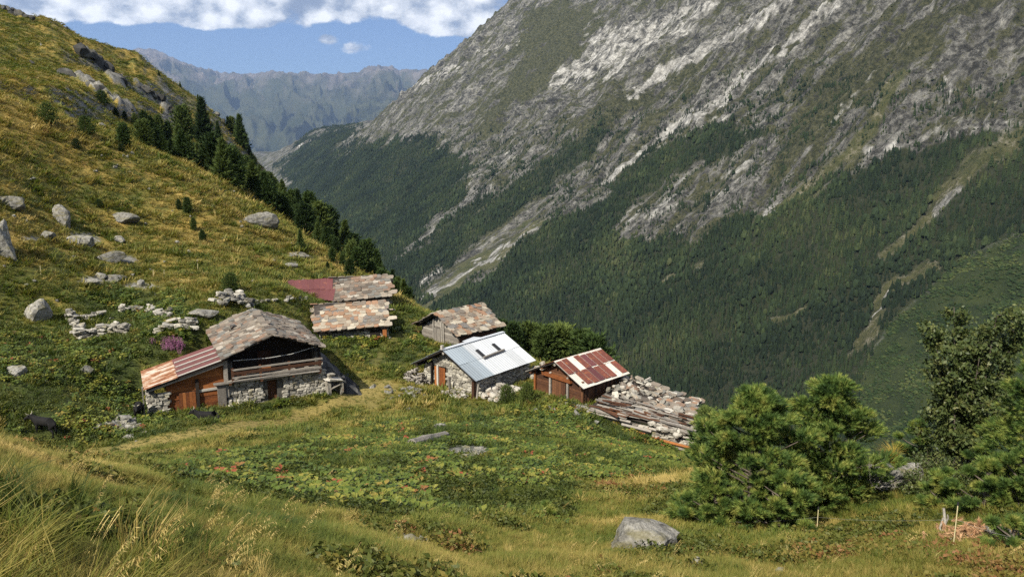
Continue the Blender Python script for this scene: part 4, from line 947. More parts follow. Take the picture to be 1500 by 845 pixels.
# ================================================================== rocks
def m_rock(n):
    p = pos(n); r = objrand(n); a = noise(n, p, 3.2, 8, .68, .3); b = noise(n, p, 16.0, 5, .65); c = noise(n, mulv(n, p, (1, 1, 3.2)), 1.4, 5, .6)
    col = ramp(n, mth(n, 'ADD', mth(n, 'MULTIPLY', a, .6), mth(n, 'MULTIPLY', b, .4)), [(0.36, (0.030, 0.029, 0.026)), (0.46, (0.125, 0.120, 0.106)), (0.56, (0.25, 0.24, 0.213)), (0.70, (0.42, 0.40, 0.355))])
    col = mixc(n, mth(n, 'MULTIPLY', smooth(n, c, .50, .64), .65), col, (0.155, 0.14, 0.066))
    return hsv(n, col, v=mth(n, 'ADD', .8, mth(n, 'MULTIPLY', r, .35))), .92, (mth(n, 'ADD', a, mth(n, 'MULTIPLY', b, .5)), .9, .06)
ROCK = material('lichened rock', m_rock)
SLABROCK = material('shade-blue slab', m_stone([(0.3, (0.026, 0.027, 0.031)), (0.7, (0.062, 0.064, 0.070))], (0.16, .155, .14), .4, 1.5))  # shade beside the hut is put into this dark blue rock colour
def rock_mesh(name, seed, cuts=9, sub=3, rough=.13):
    r = random.Random(seed); bm = bmesh.new(); bmesh.ops.create_icosphere(bm, subdivisions=sub, radius=.52)
    for _ in range(cuts):                              # flat cleavage faces
        d = Vector((r.gauss(0, 1), r.gauss(0, 1), r.gauss(0, .9))).normalized(); o = r.uniform(.24, .42)
        for v in bm.verts:
            q = v.co.dot(d) - o
            if q > 0: v.co -= d * q * .95
    co = np.array([v.co for v in bm.verts]); s = seed * 7.7
    nz = fbm(co[:, 0] * 2.4 + s, co[:, 1] * 2.4 + co[:, 2] * 1.9, 4) * rough + fbm(co[:, 0] * 8 + s, co[:, 1] * 8 + co[:, 2] * 7, 3) * rough * .35
    for v, q in zip(bm.verts, nz): v.co *= 1 + q
    me = bpy.data.meshes.new(name); bm.to_mesh(me); bm.free(); me.materials.append(ROCK); return me
def rock(px, py, wpx, hpx, label, seed, name='boulder', depth=.8, sink=.5, group=None, rz=None, cuts=9, sub=3, tilt=0.0):
    p = ground_at(px, py)
    if p is None: return None
    k = p.length / FPX * 1.02; w, hgt = wpx * k, hpx * k
    o = link(name, rock_mesh(name, seed, cuts, sub)); o.scale = (w, w * depth, hgt * (1 + sink))
    o.location = (p.x, p.y + w * depth * .25, p.z + hgt * (.5 - sink * .5)); o.rotation_euler = (R(-.12, .12), tilt + R(-.1, .1), R(-.4, .4) if rz is None else rz)
    return tag(o, label, 'rock', group)
for a in ((88, 327, 25, 24, 'angular upright pale boulder with a sharp shaded side on the upper slope', 1, 'boulder', .9), (180, 326, 48, 12, 'long flat topped slab lying alone on the upper slope', 2, 'flat_rock', .5),
          (10, 302, 40, 13, 'broad pale rounded rock above the dark sided boulder', 3, 'boulder', .6), (376, 331, 54, 19, 'long pale whaleback rock on the slope below the conifers', 4, 'flat_rock', .5),
          (372, 293, 30, 9, 'pale ledge showing among the slope edge conifers', 5, 'flat_rock', .6), (2, 376, 34, 42, 'large boulder with a deep shaded right side on the slope', 6, 'boulder', .8),
          (53, 469, 38, 25, 'lone round pale boulder in the lower meadow left of the dry stone walls', 7, 'boulder', .8), (298, 466, 40, 14, 'whitish low boulder behind the slate roof of the balcony hut', 8, 'boulder', .7),
          (155, 382, 46, 12, 'low jagged rock ledge below the narrow grey outcrop', 9, 'flat_rock', .5), (118, 358, 48, 12, 'narrow grey outcrop slanting down the upper slope', 10, 'flat_rock', .4), (66, 350, 30, 9, 'flat grey outcrop level with the turf', 11, 'flat_rock', .6),
          (172, 354, 24, 7, 'small flat whitish rock above the jagged ledge', 12, 'flat_rock', .6), (942, 814, 124, 42, 'big grey lichen speckled boulder with a dark crack in the foreground grass', 13, 'boulder', .55),
          (1300, 722, 66, 44, 'grey lichened outcrop below the yellow grass tuft beside the pines', 14, 'boulder', .8), (1276, 690, 34, 26, 'dark shaded rock wedged behind the outcrop by the pines', 15, 'boulder', .8), (1338, 705, 34, 24, 'smaller lichened rock right of the outcrop at the leafy tree foot', 16, 'boulder', .9),
          (1462, 800, 34, 30, 'pale rock half hidden by young pines near the fence wire', 18, 'boulder', .8), (646, 629, 22, 8, 'bright white flat stone beside the old log', 19, 'boulder', .8), (1026, 838, 22, 20, 'small pale stone in grass just below the big boulder', 20, 'boulder', .9),
          (1166, 808, 30, 9, 'flat grey stone in the grass below the stone pines', 21, 'flat_rock', .6), (1143, 842, 16, 13, 'little whitish stone at the foot of the foreground grass', 22, 'boulder', .9),
          (982, 812, 26, 22, 'grey stone leaning against the right end of the big boulder', 23, 'boulder', .8), (600, 797, 22, 12, 'white stone at the bare patch in the foreground turf', 24, 'boulder', .8), (640, 803, 30, 8, 'low pale stone ridge beside the foreground bare patch', 25, 'flat_rock', .5),
          (178, 619, 22, 12, 'blue grey slab lying on the gravel patch near the cows', 26, 'flat_rock', .7), (20, 550, 26, 13, 'pale rock among dock plants on the lower left slope', 27, 'boulder', .7), (126, 548, 16, 10, 'grey rock in the dock plants uphill of the gravel', 28, 'boulder', .8),
          (438, 377, 26, 7, 'cream coloured flat rock on the grass above the maroon roof', 29, 'flat_rock', .6), (424, 390, 22, 5, 'thin pale slab just above the maroon roof', 30, 'flat_rock', .6), (147, 408, 14, 9, 'dark grey knob topping the broken wall line', 31, 'boulder', .8), (206, 419, 13, 9, 'yellow lichened stone at the end of the broken wall line', 32, 'boulder', .8),
          (168, 412, 30, 8, 'whitish broken rocks along the upper wall line', 33, 'flat_rock', .5), (130, 418, 26, 8, 'grey rocks half buried at the upper wall corner', 34, 'flat_rock', .6), (148, 186, 12, 5, 'pale stone beneath the hillside shrubs', 35, 'boulder', .8), (690, 676, 46, 8, 'pale rim of broken stones below the old log', 36, 'flat_rock', .5)):
    rock(*a)
def big_slab():
    o = empty('boulder', H_MAIN[:3], H_MAIN[3]); r = random.Random(6); V, F = [], []; NX, NY = 14, 12     # a leaning wedge of bedrock
    for j in range(NY + 1):
        for i in range(NX + 1):
            u, v = i / NX, j / NY; x = 3.42 + 2.75 * u; y = .9 + 4.6 * v; top = 3.2 * (1 - u) ** 1.1 * (1 - .30 * abs(2 * v - 1) ** 2) + .0
            V.append((x + fbm(np.array([u * 5.]), np.array([v * 5.]), 3)[0] * .22, y + r.uniform(-.06, .06) - .25 * u, (top - .5) * (0.0 if j == 0 else 1.0) - (.8 if j == 0 else 0) + fbm(np.array([u * 6. + 3]), np.array([v * 6.]), 4)[0] * .34))
    for j in range(NY):
        for i in range(NX): a = j * (NX + 1) + i; F.append((a, a + 1, a + NX + 2, a + NX + 1))
    bpy.data.objects.remove(o); me = pydata('boulder', V, F, mat=SLABROCK); q = link('boulder', me, loc=H_MAIN[:3], rot=(0, 0, H_MAIN[3]))
    tag(q, 'huge shade-blue slab in shade against the right wall of the balcony hut', 'rock')
big_slab()
DARKROCK = material('shade-dark cliff', m_stone([(0.3, (0.022, 0.022, 0.022)), (0.6, (0.065, 0.063, 0.058)), (0.85, (0.16, 0.155, 0.14))], (0.12, .11, .05), .3, .6))  # dark tone paints in the shade of faces turned from the sun
def clean(me): me.materials.clear(); return me
def cliff(pts, hpx, label, seed):
    """a broken rock step running down the rear slope"""
    o = None; r = random.Random(seed); P = [ground_at(*q) or ground_at(q[0], q[1] + 5) or ground_at(q[0], q[1] + 12) for q in pts]; P = [q for q in P if q]; o = empty('crag', P[0]); tag(o, label, 'cliff')
    for a, b in zip(P[:-1], P[1:]):
        n_ = max(3, int((b - a).length / 2.6))
        for k in range(n_):
            q = a.lerp(b, (k + r.random()) / n_); s = hpx * q.length / FPX * r.uniform(.5, 1.15); m = variant('cliff', lambda i: clean(rock_mesh('rock', 210 + i, 10, 2, .16)), 6, DARKROCK)
            c = link('rock', m, o); c.location = Vector((q.x + r.uniform(-1.5, 1.5), q.y + r.uniform(-2, 2), hz(q.x, q.y) + s * .1)) - P[0]; c.scale = (s * r.uniform(1.2, 2.2), s * r.uniform(.9, 1.6), s * r.uniform(.8, 1.3)); c.rotation_euler = (r.uniform(-.3, .3), .5 + r.uniform(-.3, .3), r.uniform(-.6, .6))
cliff([(118, 78), (138, 88), (152, 100), (168, 118), (182, 124)], 17, 'black shaded cliff highest on the rear slope', 1); cliff([(105, 112), (128, 122), (150, 140), (172, 152), (192, 161)], 13, 'long shade-dark cliff step low on the rear slope', 2)
cliff([(200, 126), (215, 136), (230, 148), (246, 164)], 10, 'broken grey ledge toward the rear skyline', 3); cliff([(28, 88), (42, 94)], 6, 'small rocks left of the black cliff on the rear slope', 4); cliff([(312, 165), (326, 178), (340, 190)], 7, 'dark crag on the rear skyline above the slender conifer', 5); cliff([(4, 14), (18, 18), (40, 30)], 8, 'rocky top of the rear slope ridge', 6)
for k in range(95):                                    # small stones dotted over the slopes
    px, py = R(5, 470), R(190, 480)
    if k > 68: px, py = R(520, 760), R(600, 640)
    if k > 78: px, py = R(480, 1480), R(770, 842)
    rock(px, py, R(3, 8) * (1 if k < 79 else 1.6), R(1.5, 4) * (1 if k < 79 else 1.6), 'small pale stone lying loose in the open turf', 100 + k % 12, 'stone', .8, .3, 'small stones dotted over the turf', None, 5, 2)

# ================================================================== dry stone walls, heap, hearth, log
ST_D = material('weathered grey stone', m_stone([(0.22, (0.07, 0.066, 0.058)), (0.45, (0.16, 0.152, 0.132)), (0.75, (0.30, 0.285, 0.25))], (0.20, 0.18, 0.06), .5))
def dry_wall(pts, hgt, label, n_, size=.36, thick=.5, group=None):
    P = [ground_at(*q) for q in pts]; o = empty('drystone_dyke', P[0]); tag(o, label, 'wall', group); L = [(b - a).length for a, b in zip(P[:-1], P[1:])]; T = sum(L)
    for k in range(n_):
        t = R(0, T); i = 0
        while t > L[i] and i < len(L) - 1: t -= L[i]; i += 1
        q = P[i].lerp(P[i + 1], t / L[i]); d = (P[i + 1] - P[i]).normalized(); nr = Vector((d.y, -d.x, 0)); q = q + nr * R(-thick, thick) * .5
        f = k / n_; s = size * R(.6, 1.4)
        p = link('stone', V_stone(random.choice((ST_L, ST_D, ST_L))), o); p.location = Vector((q.x, q.y, hz(q.x, q.y) + hgt * f * R(.6, 1.05))) - P[0]; p.rotation_euler = (R(-.25, .25), R(-.25, .25), math.atan2(d.y, d.x) + R(-.5, .5)); p.scale = (s * R(.9, 1.7), s * R(.7, 1.1), s * R(.28, .55))
dry_wall([(112, 496), (150, 491), (190, 487)], .9, 'thick lower dry stone wall with a squared left corner', 95)
dry_wall([(102, 463), (112, 478), (118, 494)], .7, 'short tumbled wall running downhill into the squared corner', 55)
dry_wall([(118, 470), (150, 462)], .45, 'low remains of wall inside the old enclosure', 24)
dry_wall([(178, 455), (215, 456), (255, 466)], .6, 'curved upper dry stone wall of the old enclosure', 60)
dry_wall([(228, 487), (255, 482), (286, 480)], .7, 'mossy wall length ending behind the lean to of the balcony hut', 55)
dry_wall([(372, 445), (420, 441), (450, 440)], .25, 'line of low stones left of the maroon roof', 26, .26)
dry_wall([(318, 447), (345, 440), (362, 452)], .95, 'jumbled grey stone heap uphill of the balcony hut', 75, .42, 1.6)
def hearth():
    x, y = hut_xy(H_MAIN, 4.0, .3); z = hz(x, y); o = empty('stone_hearth', (x, y, z), H_MAIN[3] + .15); tag(o, 'small pale stone shelter with a capstone at the right corner of the balcony hut', 'hearth')
    for c, s, r in (((-.42, 0, .45), (.26, .6, 1.2), 0), ((.48, 0, .40), (.24, .6, 1.0), 0), ((.05, .3, .45), (.9, .2, 1.1), 0), ((.02, 0, 1.03), (1.25, .85, .16), .22), ((-.2, 0, 1.42), (.5, .5, .16), .1), ((-.32, .05, 1.24), (.24, .4, .26), 0), ((.05, -.1, .55), (.8, .5, .1), -.3)):
        p = link('stone', V_stone(ST_W), o); p.location = c; p.scale = s; p.rotation_euler = (0, r, R(-.1, .1))
hearth()
def old_log():
    a, b = ground_at(602, 657), ground_at(652, 643); d = (b - a); N, M = 10, 7; V, F = [], []; s = d.normalized().cross(Vector((0, 0, 1))).normalized(); u = s.cross(d).normalized(); r = random.Random(4)
    for j in range(M):
        rad = .28 * (1 - .25 * j / M)
        for i in range(N):
            q = rad * r.uniform(.9, 1.1); V.append(a + d * (j / (M - 1)) + s * q * math.cos(6.283 * i / N) + u * (q * math.sin(6.283 * i / N) + .16))
    F = [(j * N + i, j * N + (i + 1) % N, (j + 1) * N + (i + 1) % N, (j + 1) * N + i) for j in range(M - 1) for i in range(N)] + [tuple(range(N))[::-1], tuple(range((M - 1) * N, M * N))]
    tag(link('log', pydata('log', V, F, mat=W_GREY)), 'weathered grey log lying in the dock meadow below the huts', 'log')
old_log()

# ================================================================== foliage builders
def tri_cloud(name, C, D, template, scale, mat, rngs, roll=True):
    """a mesh of many copies of a small triangle template set at points C, each turned to direction D"""
    tv, tf = np.asarray(template[0], float), np.asarray(template[1], int); N = len(C)
    D = D / np.linalg.norm(D, axis=1, keepdims=True); a = np.where(np.abs(D[:, 2:3]) < .9, np.array([[0, 0, 1.0]]), np.array([[1.0, 0, 0]]))
    S = np.cross(a, D); S /= np.linalg.norm(S, axis=1, keepdims=True); U = np.cross(D, S)
    th = rngs.uniform(0, 6.283, N)[:, None] if roll else np.zeros((N, 1)); S, U = S * np.cos(th) + U * np.sin(th), U * np.cos(th) - S * np.sin(th)
    sc = np.asarray(scale).reshape(-1, 1, 1) if np.ndim(scale) else scale
    co = C[:, None, :] + sc * (tv[None, :, 0:1] * S[:, None] + tv[None, :, 1:2] * U[:, None] + tv[None, :, 2:3] * D[:, None])
    F = (tf[None] + (np.arange(N) * len(tv))[:, None, None]).reshape(-1, tf.shape[1]); co = co.reshape(-1, 3).astype(np.float32)
    me = bpy.data.meshes.new(name); me.vertices.add(len(co)); me.vertices.foreach_set('co', co.ravel()); k = tf.shape[1]
    me.loops.add(F.size); me.loops.foreach_set('vertex_index', F.ravel().astype(np.int32)); me.polygons.add(len(F)); me.polygons.foreach_set('loop_start', np.arange(0, F.size, k, dtype=np.int32)); me.update(calc_edges=True)
    me.materials.append(mat); return me
def needle_template(n_, ln, wd, spread, seed, along=.6):
    r = random.Random(seed); V, F = [], []
    for k in range(n_):
        a = r.uniform(0, 6.283); t = r.random() ** .8; z0 = -along * (1 - t); sp = spread * r.uniform(.55, 1.1) * (1 - .45 * t); d = Vector((math.cos(a) * sp, math.sin(a) * sp, 1)).normalized(); p = Vector((0, 0, z0)); s = d.cross(Vector((-math.sin(a + 1), math.cos(a + 1), .3))).normalized() * wd; b = len(V)
        V += [p - s, p + s, p + d * ln * r.uniform(.75, 1.1)]; F.append((b, b + 1, b + 2))
    return V, F
def limb_mesh(name, paths, mat, sides=5):
    V, F = [], []
    for pts, r0, r1 in paths:
        b = len(V); n_ = len(pts)
        for j, p in enumerate(pts):
            p = Vector(p); d = (Vector(pts[min(j + 1, n_ - 1)]) - Vector(pts[max(j - 1, 0)])).normalized(); s = d.cross(Vector((.3, .2, 1))).normalized(); u = s.cross(d); rad = r0 + (r1 - r0) * j / (n_ - 1)
            V += [p + s * rad * math.cos(6.283 * i / sides) + u * rad * math.sin(6.283 * i / sides) for i in range(sides)]
        F += [(b + j * sides + i, b + j * sides + (i + 1) % sides, b + (j + 1) * sides + (i + 1) % sides, b + (j + 1) * sides + i) for j in range(n_ - 1) for i in range(sides)]
    me = pydata(name, V, F, True); me.materials.append(mat); return me
BARK = material('bark', lambda n: (ramp(n, noise(n, mulv(n, pos(n), (9, 9, 3)), 1.0, 5, .65), [(0.3, (0.035, 0.028, 0.022)), (0.7, (0.14, 0.115, 0.092))]), .9, None))
DEADW = material('dead wood', lambda n: (ramp(n, noise(n, pos(n), 14.0, 4), [(0.3, (0.20, 0.18, 0.155)), (0.7, (0.42, 0.39, 0.34))]), .85, None))
def spruce(seed, style, n_=900):
    """slope conifer of unit height: trunk mesh and crown mesh of short needle sprays on whorled branches"""
    g = np.random.default_rng(seed); z = g.random(n_) ** 1.25 * .94 + .05
    if style == 'cone': rad = (.27 * (1 - z) ** 1.0 + .012)
    elif style == 'oval': rad = .27 * np.sqrt(np.clip(1 - ((z - .42) / .60) ** 2, 0.01, 1))
    else: rad = .46 * np.sqrt(np.clip(1 - ((z - .34) / .68) ** 2, 0.01, 1))
    lv = 13; zq = (np.floor(z * lv) + .5) / lv; rad = rad * (1.18 - .55 * (z * lv - np.floor(z * lv))); z = zq + (z - zq) * .8
    a = g.uniform(0, 6.283, n_); lob = 1 + .30 * np.sin(a * 3 + zq * 41 + seed) * g.uniform(.4, 1, n_); q = rad * lob * g.random(n_) ** .42
    C = np.stack([q * np.cos(a), q * np.sin(a), z + .035 * g.standard_normal(n_) - .10 * q], 1); D = np.stack([np.cos(a), np.sin(a), .30 + .5 * g.standard_normal(n_) + (1.5 * z)], 1)
    T = needle_template(7, .085, .013, .75, seed, .05)
    crown = tri_cloud('crown', C, D, T, g.uniform(.7, 1.35, n_), CONIF, g); trunk = limb_mesh('trunk', [([(0, 0, -.08), (0, 0, .4), (0.005, 0, .93)], .018, .003)], BARK)
    return trunk, crown
CONIF = foliage_mat('slope conifer needles', [(0.0, (0.022, 0.040, 0.012)), (0.5, (0.045, 0.074, 0.018)), (1.0, (0.095, 0.125, 0.030))], trans=.2, rough=.8, var='obj')
SPR = {'cone': [spruce(s, 'cone') for s in (1, 2, 3)], 'oval': [spruce(s, 'oval', 1000) for s in (4, 5, 6)], 'bush': [spruce(s, 'bush', 900) for s in (7, 8, 9)]}
def tree_at(x, y, h, style, label, group=None, name='conifer', wide=1.0, sink=.0):
    tr, cr = random.choice(SPR[style]); o = empty(name, (x, y, hz(x, y) - sink), R(0, 6.28)); w = h * wide * R(.9, 1.15); o.scale = (w, w, h)
    link('trunk', tr, o); link('crown', cr, o); return tag(o, label, 'tree' if style != 'bush' else 'bush', group)
def tree_px(px, py, hpx, style, label, group=None, name='conifer', wide=1.0):
    p = ground_at(px, py)
    if p is None: return
    tree_at(p.x, p.y, hpx * p.length / FPX * 1.03, style, label, group, name, wide)
for a in ((270, 207, 44, 'oval', 'broad dark conifer left of the tallest conifer on the rear slope'), (299, 212, 58, 'cone', 'tallest conifer on the rear slope, slim and dark'), (353, 217, 42, 'cone', 'lone slender conifer on the rear skyline by the distant range'),
          (320, 208, 26, 'cone', 'short conifer right of the tallest rear slope conifer'), (182, 214, 28, 'oval', 'single round topped conifer in the hollow behind the near crest'), (513, 408, 27, 'oval', 'dense little conifer just above the highest slate roof')):
    tree_px(*a)
for a in ((70, 181, 24, 'bush', 'dark juniper bush on the near crest line'), (126, 197, 22, 'bush', 'wide dark bush on the crest right of the juniper'), (150, 152, 16, 'bush', 'round bush beneath the black shaded cliff'), (112, 218, 12, 'bush', 'flat creeping bush below the crest'), (178, 222, 10, 'bush', 'low spreading bush on the straw coloured crest'),
          (338, 428, 26, 'bush', 'rounded green bush uphill of the jumbled stone heap'), (742, 588, 24, 'bush', 'round green bush by the rubble of the metal roofed hut'), (772, 590, 30, 'bush', 'taller green bush between the metal roof and the rusty barn'), (145, 303, 10, 'bush', 'small bush on open turf near the upright boulder'), (700, 745, 20, 'bush', 'green bush in the dock meadow')):
    tree_px(*a, name='bush')
for px, py, h in ((487, 384, 20), (502, 390, 17), (480, 394, 10), (275, 312, 20), (262, 306, 12), (284, 337, 16), (297, 354, 15), (170, 172, 11), (183, 176, 11), (212, 192, 24), (198, 183, 14), (233, 200, 26), (247, 206, 24)):
    tree_px(px, py, h, 'oval', 'small young conifer standing apart in the grass of the slope', 'young conifers scattered on the slope')
for px, py, h in ((233, 108, 6), (264, 125, 7), (290, 145, 8), (115, 62, 6)): tree_px(px, py + 3, h, 'cone', 'tiny conifer on the rear ridge line', 'tiny conifers on the ridge')
crest_ = [(190, 216, 108), (264, 239, 112), (330, 275, 110), (400, 322, 107), (470, 356, 104), (545, 392, 98), (600, 424, 88)]
GB = 'conifers massed along the edge of the slope'; LB = 'conifer in the dark band along the edge of the slope'
KINDS = (('cone', 'pointed conifer in the dark band along the edge of the slope', GB + ' (pointed)'), ('oval', 'round topped conifer in the dark band along the edge of the slope', GB + ' (round topped)'))
for k in range(105):
    t = R(0, 1) ** .85 * 5.99; i = int(t); f = t - i; c0, c1 = crest_[i], crest_[i + 1]; px = c0[0] + (c1[0] - c0[0]) * f; py = c0[1] + (c1[1] - c0[1]) * f; D = (c0[2] + (c1[2] - c0[2]) * f) * (R(1.03, 1.20) if i > 3 else R(1.04, 1.75))
    d = ray(px, py); hmax = np.interp(px, [190, 260, 330, 420, 500, 600], [4.5, 7.5, 9.0, 7.0, 4.6, 3.2]); tree_at(d.x / d.y * D, D, hmax * R(.35, .88), *random.choice(KINDS), wide=1.25)
for k in range(95):
    t = R(0, 1); P = [Vector((-14, 98)), Vector((-19, 120)), Vector((-43, 185)), Vector((-79, 258)), Vector((-107, 330))]; u = t * 3.99; i = int(u); q = P[i].lerp(P[i + 1], u - i); off = R(-13, 7)
    tree_at(q.x + off, q.y + R(-6, 6), R(3.0, 7.2) * (.6 if i == 0 else 1), *random.choice(KINDS), wide=1.15)
for px, py, D, h in ((752, 500, 76, 2.4), (776, 500, 78, 2.9), (800, 505, 76, 3.2), (822, 505, 77, 3.2), (852, 512, 76, 2.8), (870, 520, 74, 2.0), (735, 495, 80, 2.2), (1035, 640, 50, 1.9), (1048, 655, 46, 1.6), (790, 505, 83, 3.6), (835, 515, 82, 3.2)):
    p = at(px, py, D); zt = p.z + 1.0; zz = hz(p.x, p.y); tree_at(p.x, p.y, max(h, zt - zz + .9), 'oval', 'green larch bush beyond the drop behind the row of huts', 'larch bushes behind the huts', 'larch_bush', 1.5)

# ================================================================== stone pines and the leafy tree in the right foreground
PINE = foliage_mat('stone pine needles', [(0.34, (0.034, 0.068, 0.018)), (0.46, (0.085, 0.140, 0.030)), (0.56, (0.175, 0.225, 0.047)), (0.68, (0.30, 0.30, 0.076))], trans=.35, rough=.6, var='3.5', spec=.3)
PINE_T = [needle_template(30, .115, .0075, 1.0, 5 + k, .12) for k in range(2)]
def stone_pine(px, py, D, hgt, wid, label, seed, lobes=46, tufts=46, lean=0.0, name='stone_pine', low=.04):
    g = np.random.default_rng(seed); d = ray(px, py); x, y = d.x / d.y * D, D; o = empty(name, (x, y, hz(x, y) - .05)); tag(o, label, 'tree')
    limbs = [([(0, 0, -.2), (lean * .3, 0, hgt * .35), (lean, 0.03, hgt * .93)], .075 * hgt / 3, .02)]; C, Dv = [], []
    for k in range(lobes):
        z = hgt * (low + (.96 - low) * ((k + g.random()) / lobes)); f = z / hgt; env = wid * .5 * (math.sqrt(max(1 - ((f - .36) / .66) ** 2, 0.02)) if f < .42 else .99 * ((1.02 - f) / .6) ** .72); a = k * 2.399 + g.uniform(-.5, .5); q = env * g.uniform(.30, 1.22); r = (.19 + .17 * (1 - f)) * hgt / 3 * g.uniform(.8, 1.25)
        c = np.array([q * math.cos(a) + lean * f, q * math.sin(a), z]); limbs.append(([(lean * f * .8, 0, max(z - q * .55, .05)), (c[0] * .55 + lean * f * .4, c[1] * .55, z - q * .28), tuple(c)], .020, .006))
        v = g.standard_normal((tufts, 3)); v /= np.linalg.norm(v, axis=1, keepdims=True); v[:, 2] = np.abs(v[:, 2]) * .9 - .25; p = c + v * r * np.array([1.15, 1.15, .85]) * g.uniform(.55, 1.05, (tufts, 1)); C.append(p); Dv.append(v + np.array([math.cos(a) * .5, math.sin(a) * .5, .55]))
    C, Dv = np.concatenate(C), np.concatenate(Dv)
    link('trunk', limb_mesh('trunk', limbs[:1], BARK, 7), o); link('branches', limb_mesh('branches', limbs[1:], BARK, 4), o)
    link('crown', tri_cloud('crown', C, Dv, PINE_T[seed % 2], g.uniform(.8, 1.25, len(C)), PINE, g), o); return o
stone_pine(1096, 772, 15.0, 3.05, 2.75, 'left stone pine of the foreground pair, broad and dark at its foot', 3, 86, 44)
stone_pine(1200, 752, 16.4, 3.15, 2.3, 'right stone pine of the foreground pair with brighter yellowish shoots', 4, 80, 44, .10)
stone_pine(1045, 772, 14.3, 1.15, 1.5, 'low spreading pine at the left foot of the foreground pair', 5, 26, 40)
stone_pine(1140, 775, 14.0, 1.35, 1.5, 'low bushy pine in front of the foreground pair', 6, 28, 40)
stone_pine(1522, 690, 14.5, 3.9, 1.6, 'dark tall pine beside the leafy tree', 7, 60, 46, 0)
stone_pine(1378, 742, 14.6, .95, .75, 'young pine behind the snag and fence post', 8, 14, 34)
stone_pine(1440, 752, 13.6, 1.15, 1.1, 'bushy young pine right of the fence post', 9, 20, 36); stone_pine(1490, 755, 13.4, 1.4, 1.2, 'young pine over the pale rock near the fence wire', 10, 22, 36)
stone_pine(1478, 835, 10.6, .7, .8, 'blue green seedling pine below the dead brown branch', 11, 13, 34); stone_pine(1440, 688, 16.5, 1.0, .9, 'small pine at the foot of the leafy tree', 12, 14, 34)
stone_pine(1352, 668, 19.0, 1.5, 1.2, 'yellowish pine leaning out left of the leafy tree', 13, 22, 38, -.25); stone_pine(800, 765, 14.5, .45, .45, 'tiny pine seedling in the turf left of the big boulder', 14, 7, 26, name='pine_seedling')
LEAF = foliage_mat('glossy leaves', [(0.30, (0.030, 0.046, 0.014)), (0.5, (0.060, 0.082, 0.024)), (0.68, (0.12, 0.13, 0.040)), (0.8, (0.20, 0.165, 0.06))], trans=.22, rough=.5, var='5.0', spec=.3)
def leafy_tree():
    g = np.random.default_rng(21); D = 17.5; d = ray(1408, 676); x, y = d.x / d.y * D, D; o = empty('leafy_tree', (x, y, hz(x, y) - .1)); tag(o, 'small leafy alder like tree with glossy dark leaves beside the dark pine', 'tree'); H = 4.5
    limbs, tips = [], []
    for s in range(9):
        a = s * .9 + g.uniform(-.3, .3); top = np.array([math.cos(a) * g.uniform(.2, 1.25), math.sin(a) * g.uniform(.15, .9), H * g.uniform(.62, .98)]); base = np.array([math.cos(a) * .1, math.sin(a) * .1, 0]); mid = base * .4 + top * .45 + np.array([math.cos(a) * .1, 0, 0]); limbs.append(([tuple(base), tuple(mid), tuple(top)], .035, .007))
        for k in range(26):
            t = g.uniform(.16, 1.0); p = base * (1 - t) ** 2 + 2 * mid * t * (1 - t) + top * t * t; b = g.uniform(0, 6.283); L = g.uniform(.3, .85) * (1.12 - .65 * t); e = p + np.array([math.cos(b) * L, math.sin(b) * L, L * g.uniform(.1, .8)]); limbs.append(([tuple(p), tuple((p + e) / 2 + np.array([0, 0, .03])), tuple(e)], .010, .003)); tips.append((p, e))
    C, Dv = [], []
    for p, e in tips:
        n_ = 110; t = g.uniform(.10, 1.08, n_)[:, None]; C.append(p + (e - p) * t + g.normal(0, .075, (n_, 3))); Dv.append(g.standard_normal((n_, 3)) + np.array([0, -.1, .35]))
    C, Dv = np.concatenate(C), np.concatenate(Dv); T = ([(-.030, 0, 0), (0, .006, -.046), (.030, 0, 0), (0, .006, .052)], [(0, 1, 2, 3)])
    link('trunk', limb_mesh('trunk', limbs[:1 * 27 * 9:27], BARK, 6), o); link('branches', limb_mesh('branches', [q for i, q in enumerate(limbs) if i % 27], BARK, 4), o); link('crown', tri_cloud('crown', C, Dv, T, g.uniform(.7, 1.3, len(C)), LEAF, g), o)
leafy_tree()
def leafy_shrub(px, py, D, w, h, label, seed):
    g = np.random.default_rng(seed); d = ray(px, py); x, y = d.x / d.y * D, D; o = empty('shrub', (x, y, hz(x, y))); tag(o, label, 'shrub'); st_, C, Dv = [], [], []
    for k in range(30):
        a = g.uniform(0, 6.283); q = math.sqrt(g.random()); e = np.array([math.cos(a) * q * w * .5, math.sin(a) * q * w * .5, h * (1 - .55 * q * q) * g.uniform(.55, 1.0)]); st_.append(([(0, 0, 0), tuple(e * [.4, .4, .55]), tuple(e)], .010, .003)); n_ = 34; C.append(e * g.uniform(.45, 1.05, (n_, 1)) + g.normal(0, .06, (n_, 3))); Dv.append(g.standard_normal((n_, 3)) + [0, -.1, .5])
    C, Dv = np.concatenate(C), np.concatenate(Dv); C[:, 2] = np.maximum(C[:, 2], .02); link('stems', limb_mesh('stems', st_, BARK, 4), o); link('foliage', tri_cloud('foliage', C, Dv, ([(-.02, 0, 0), (0, .004, -.03), (.02, 0, 0), (0, .004, .036)], [(0, 1, 2, 3)]), g.uniform(.7, 1.3, len(C)), LEAF, g), o)
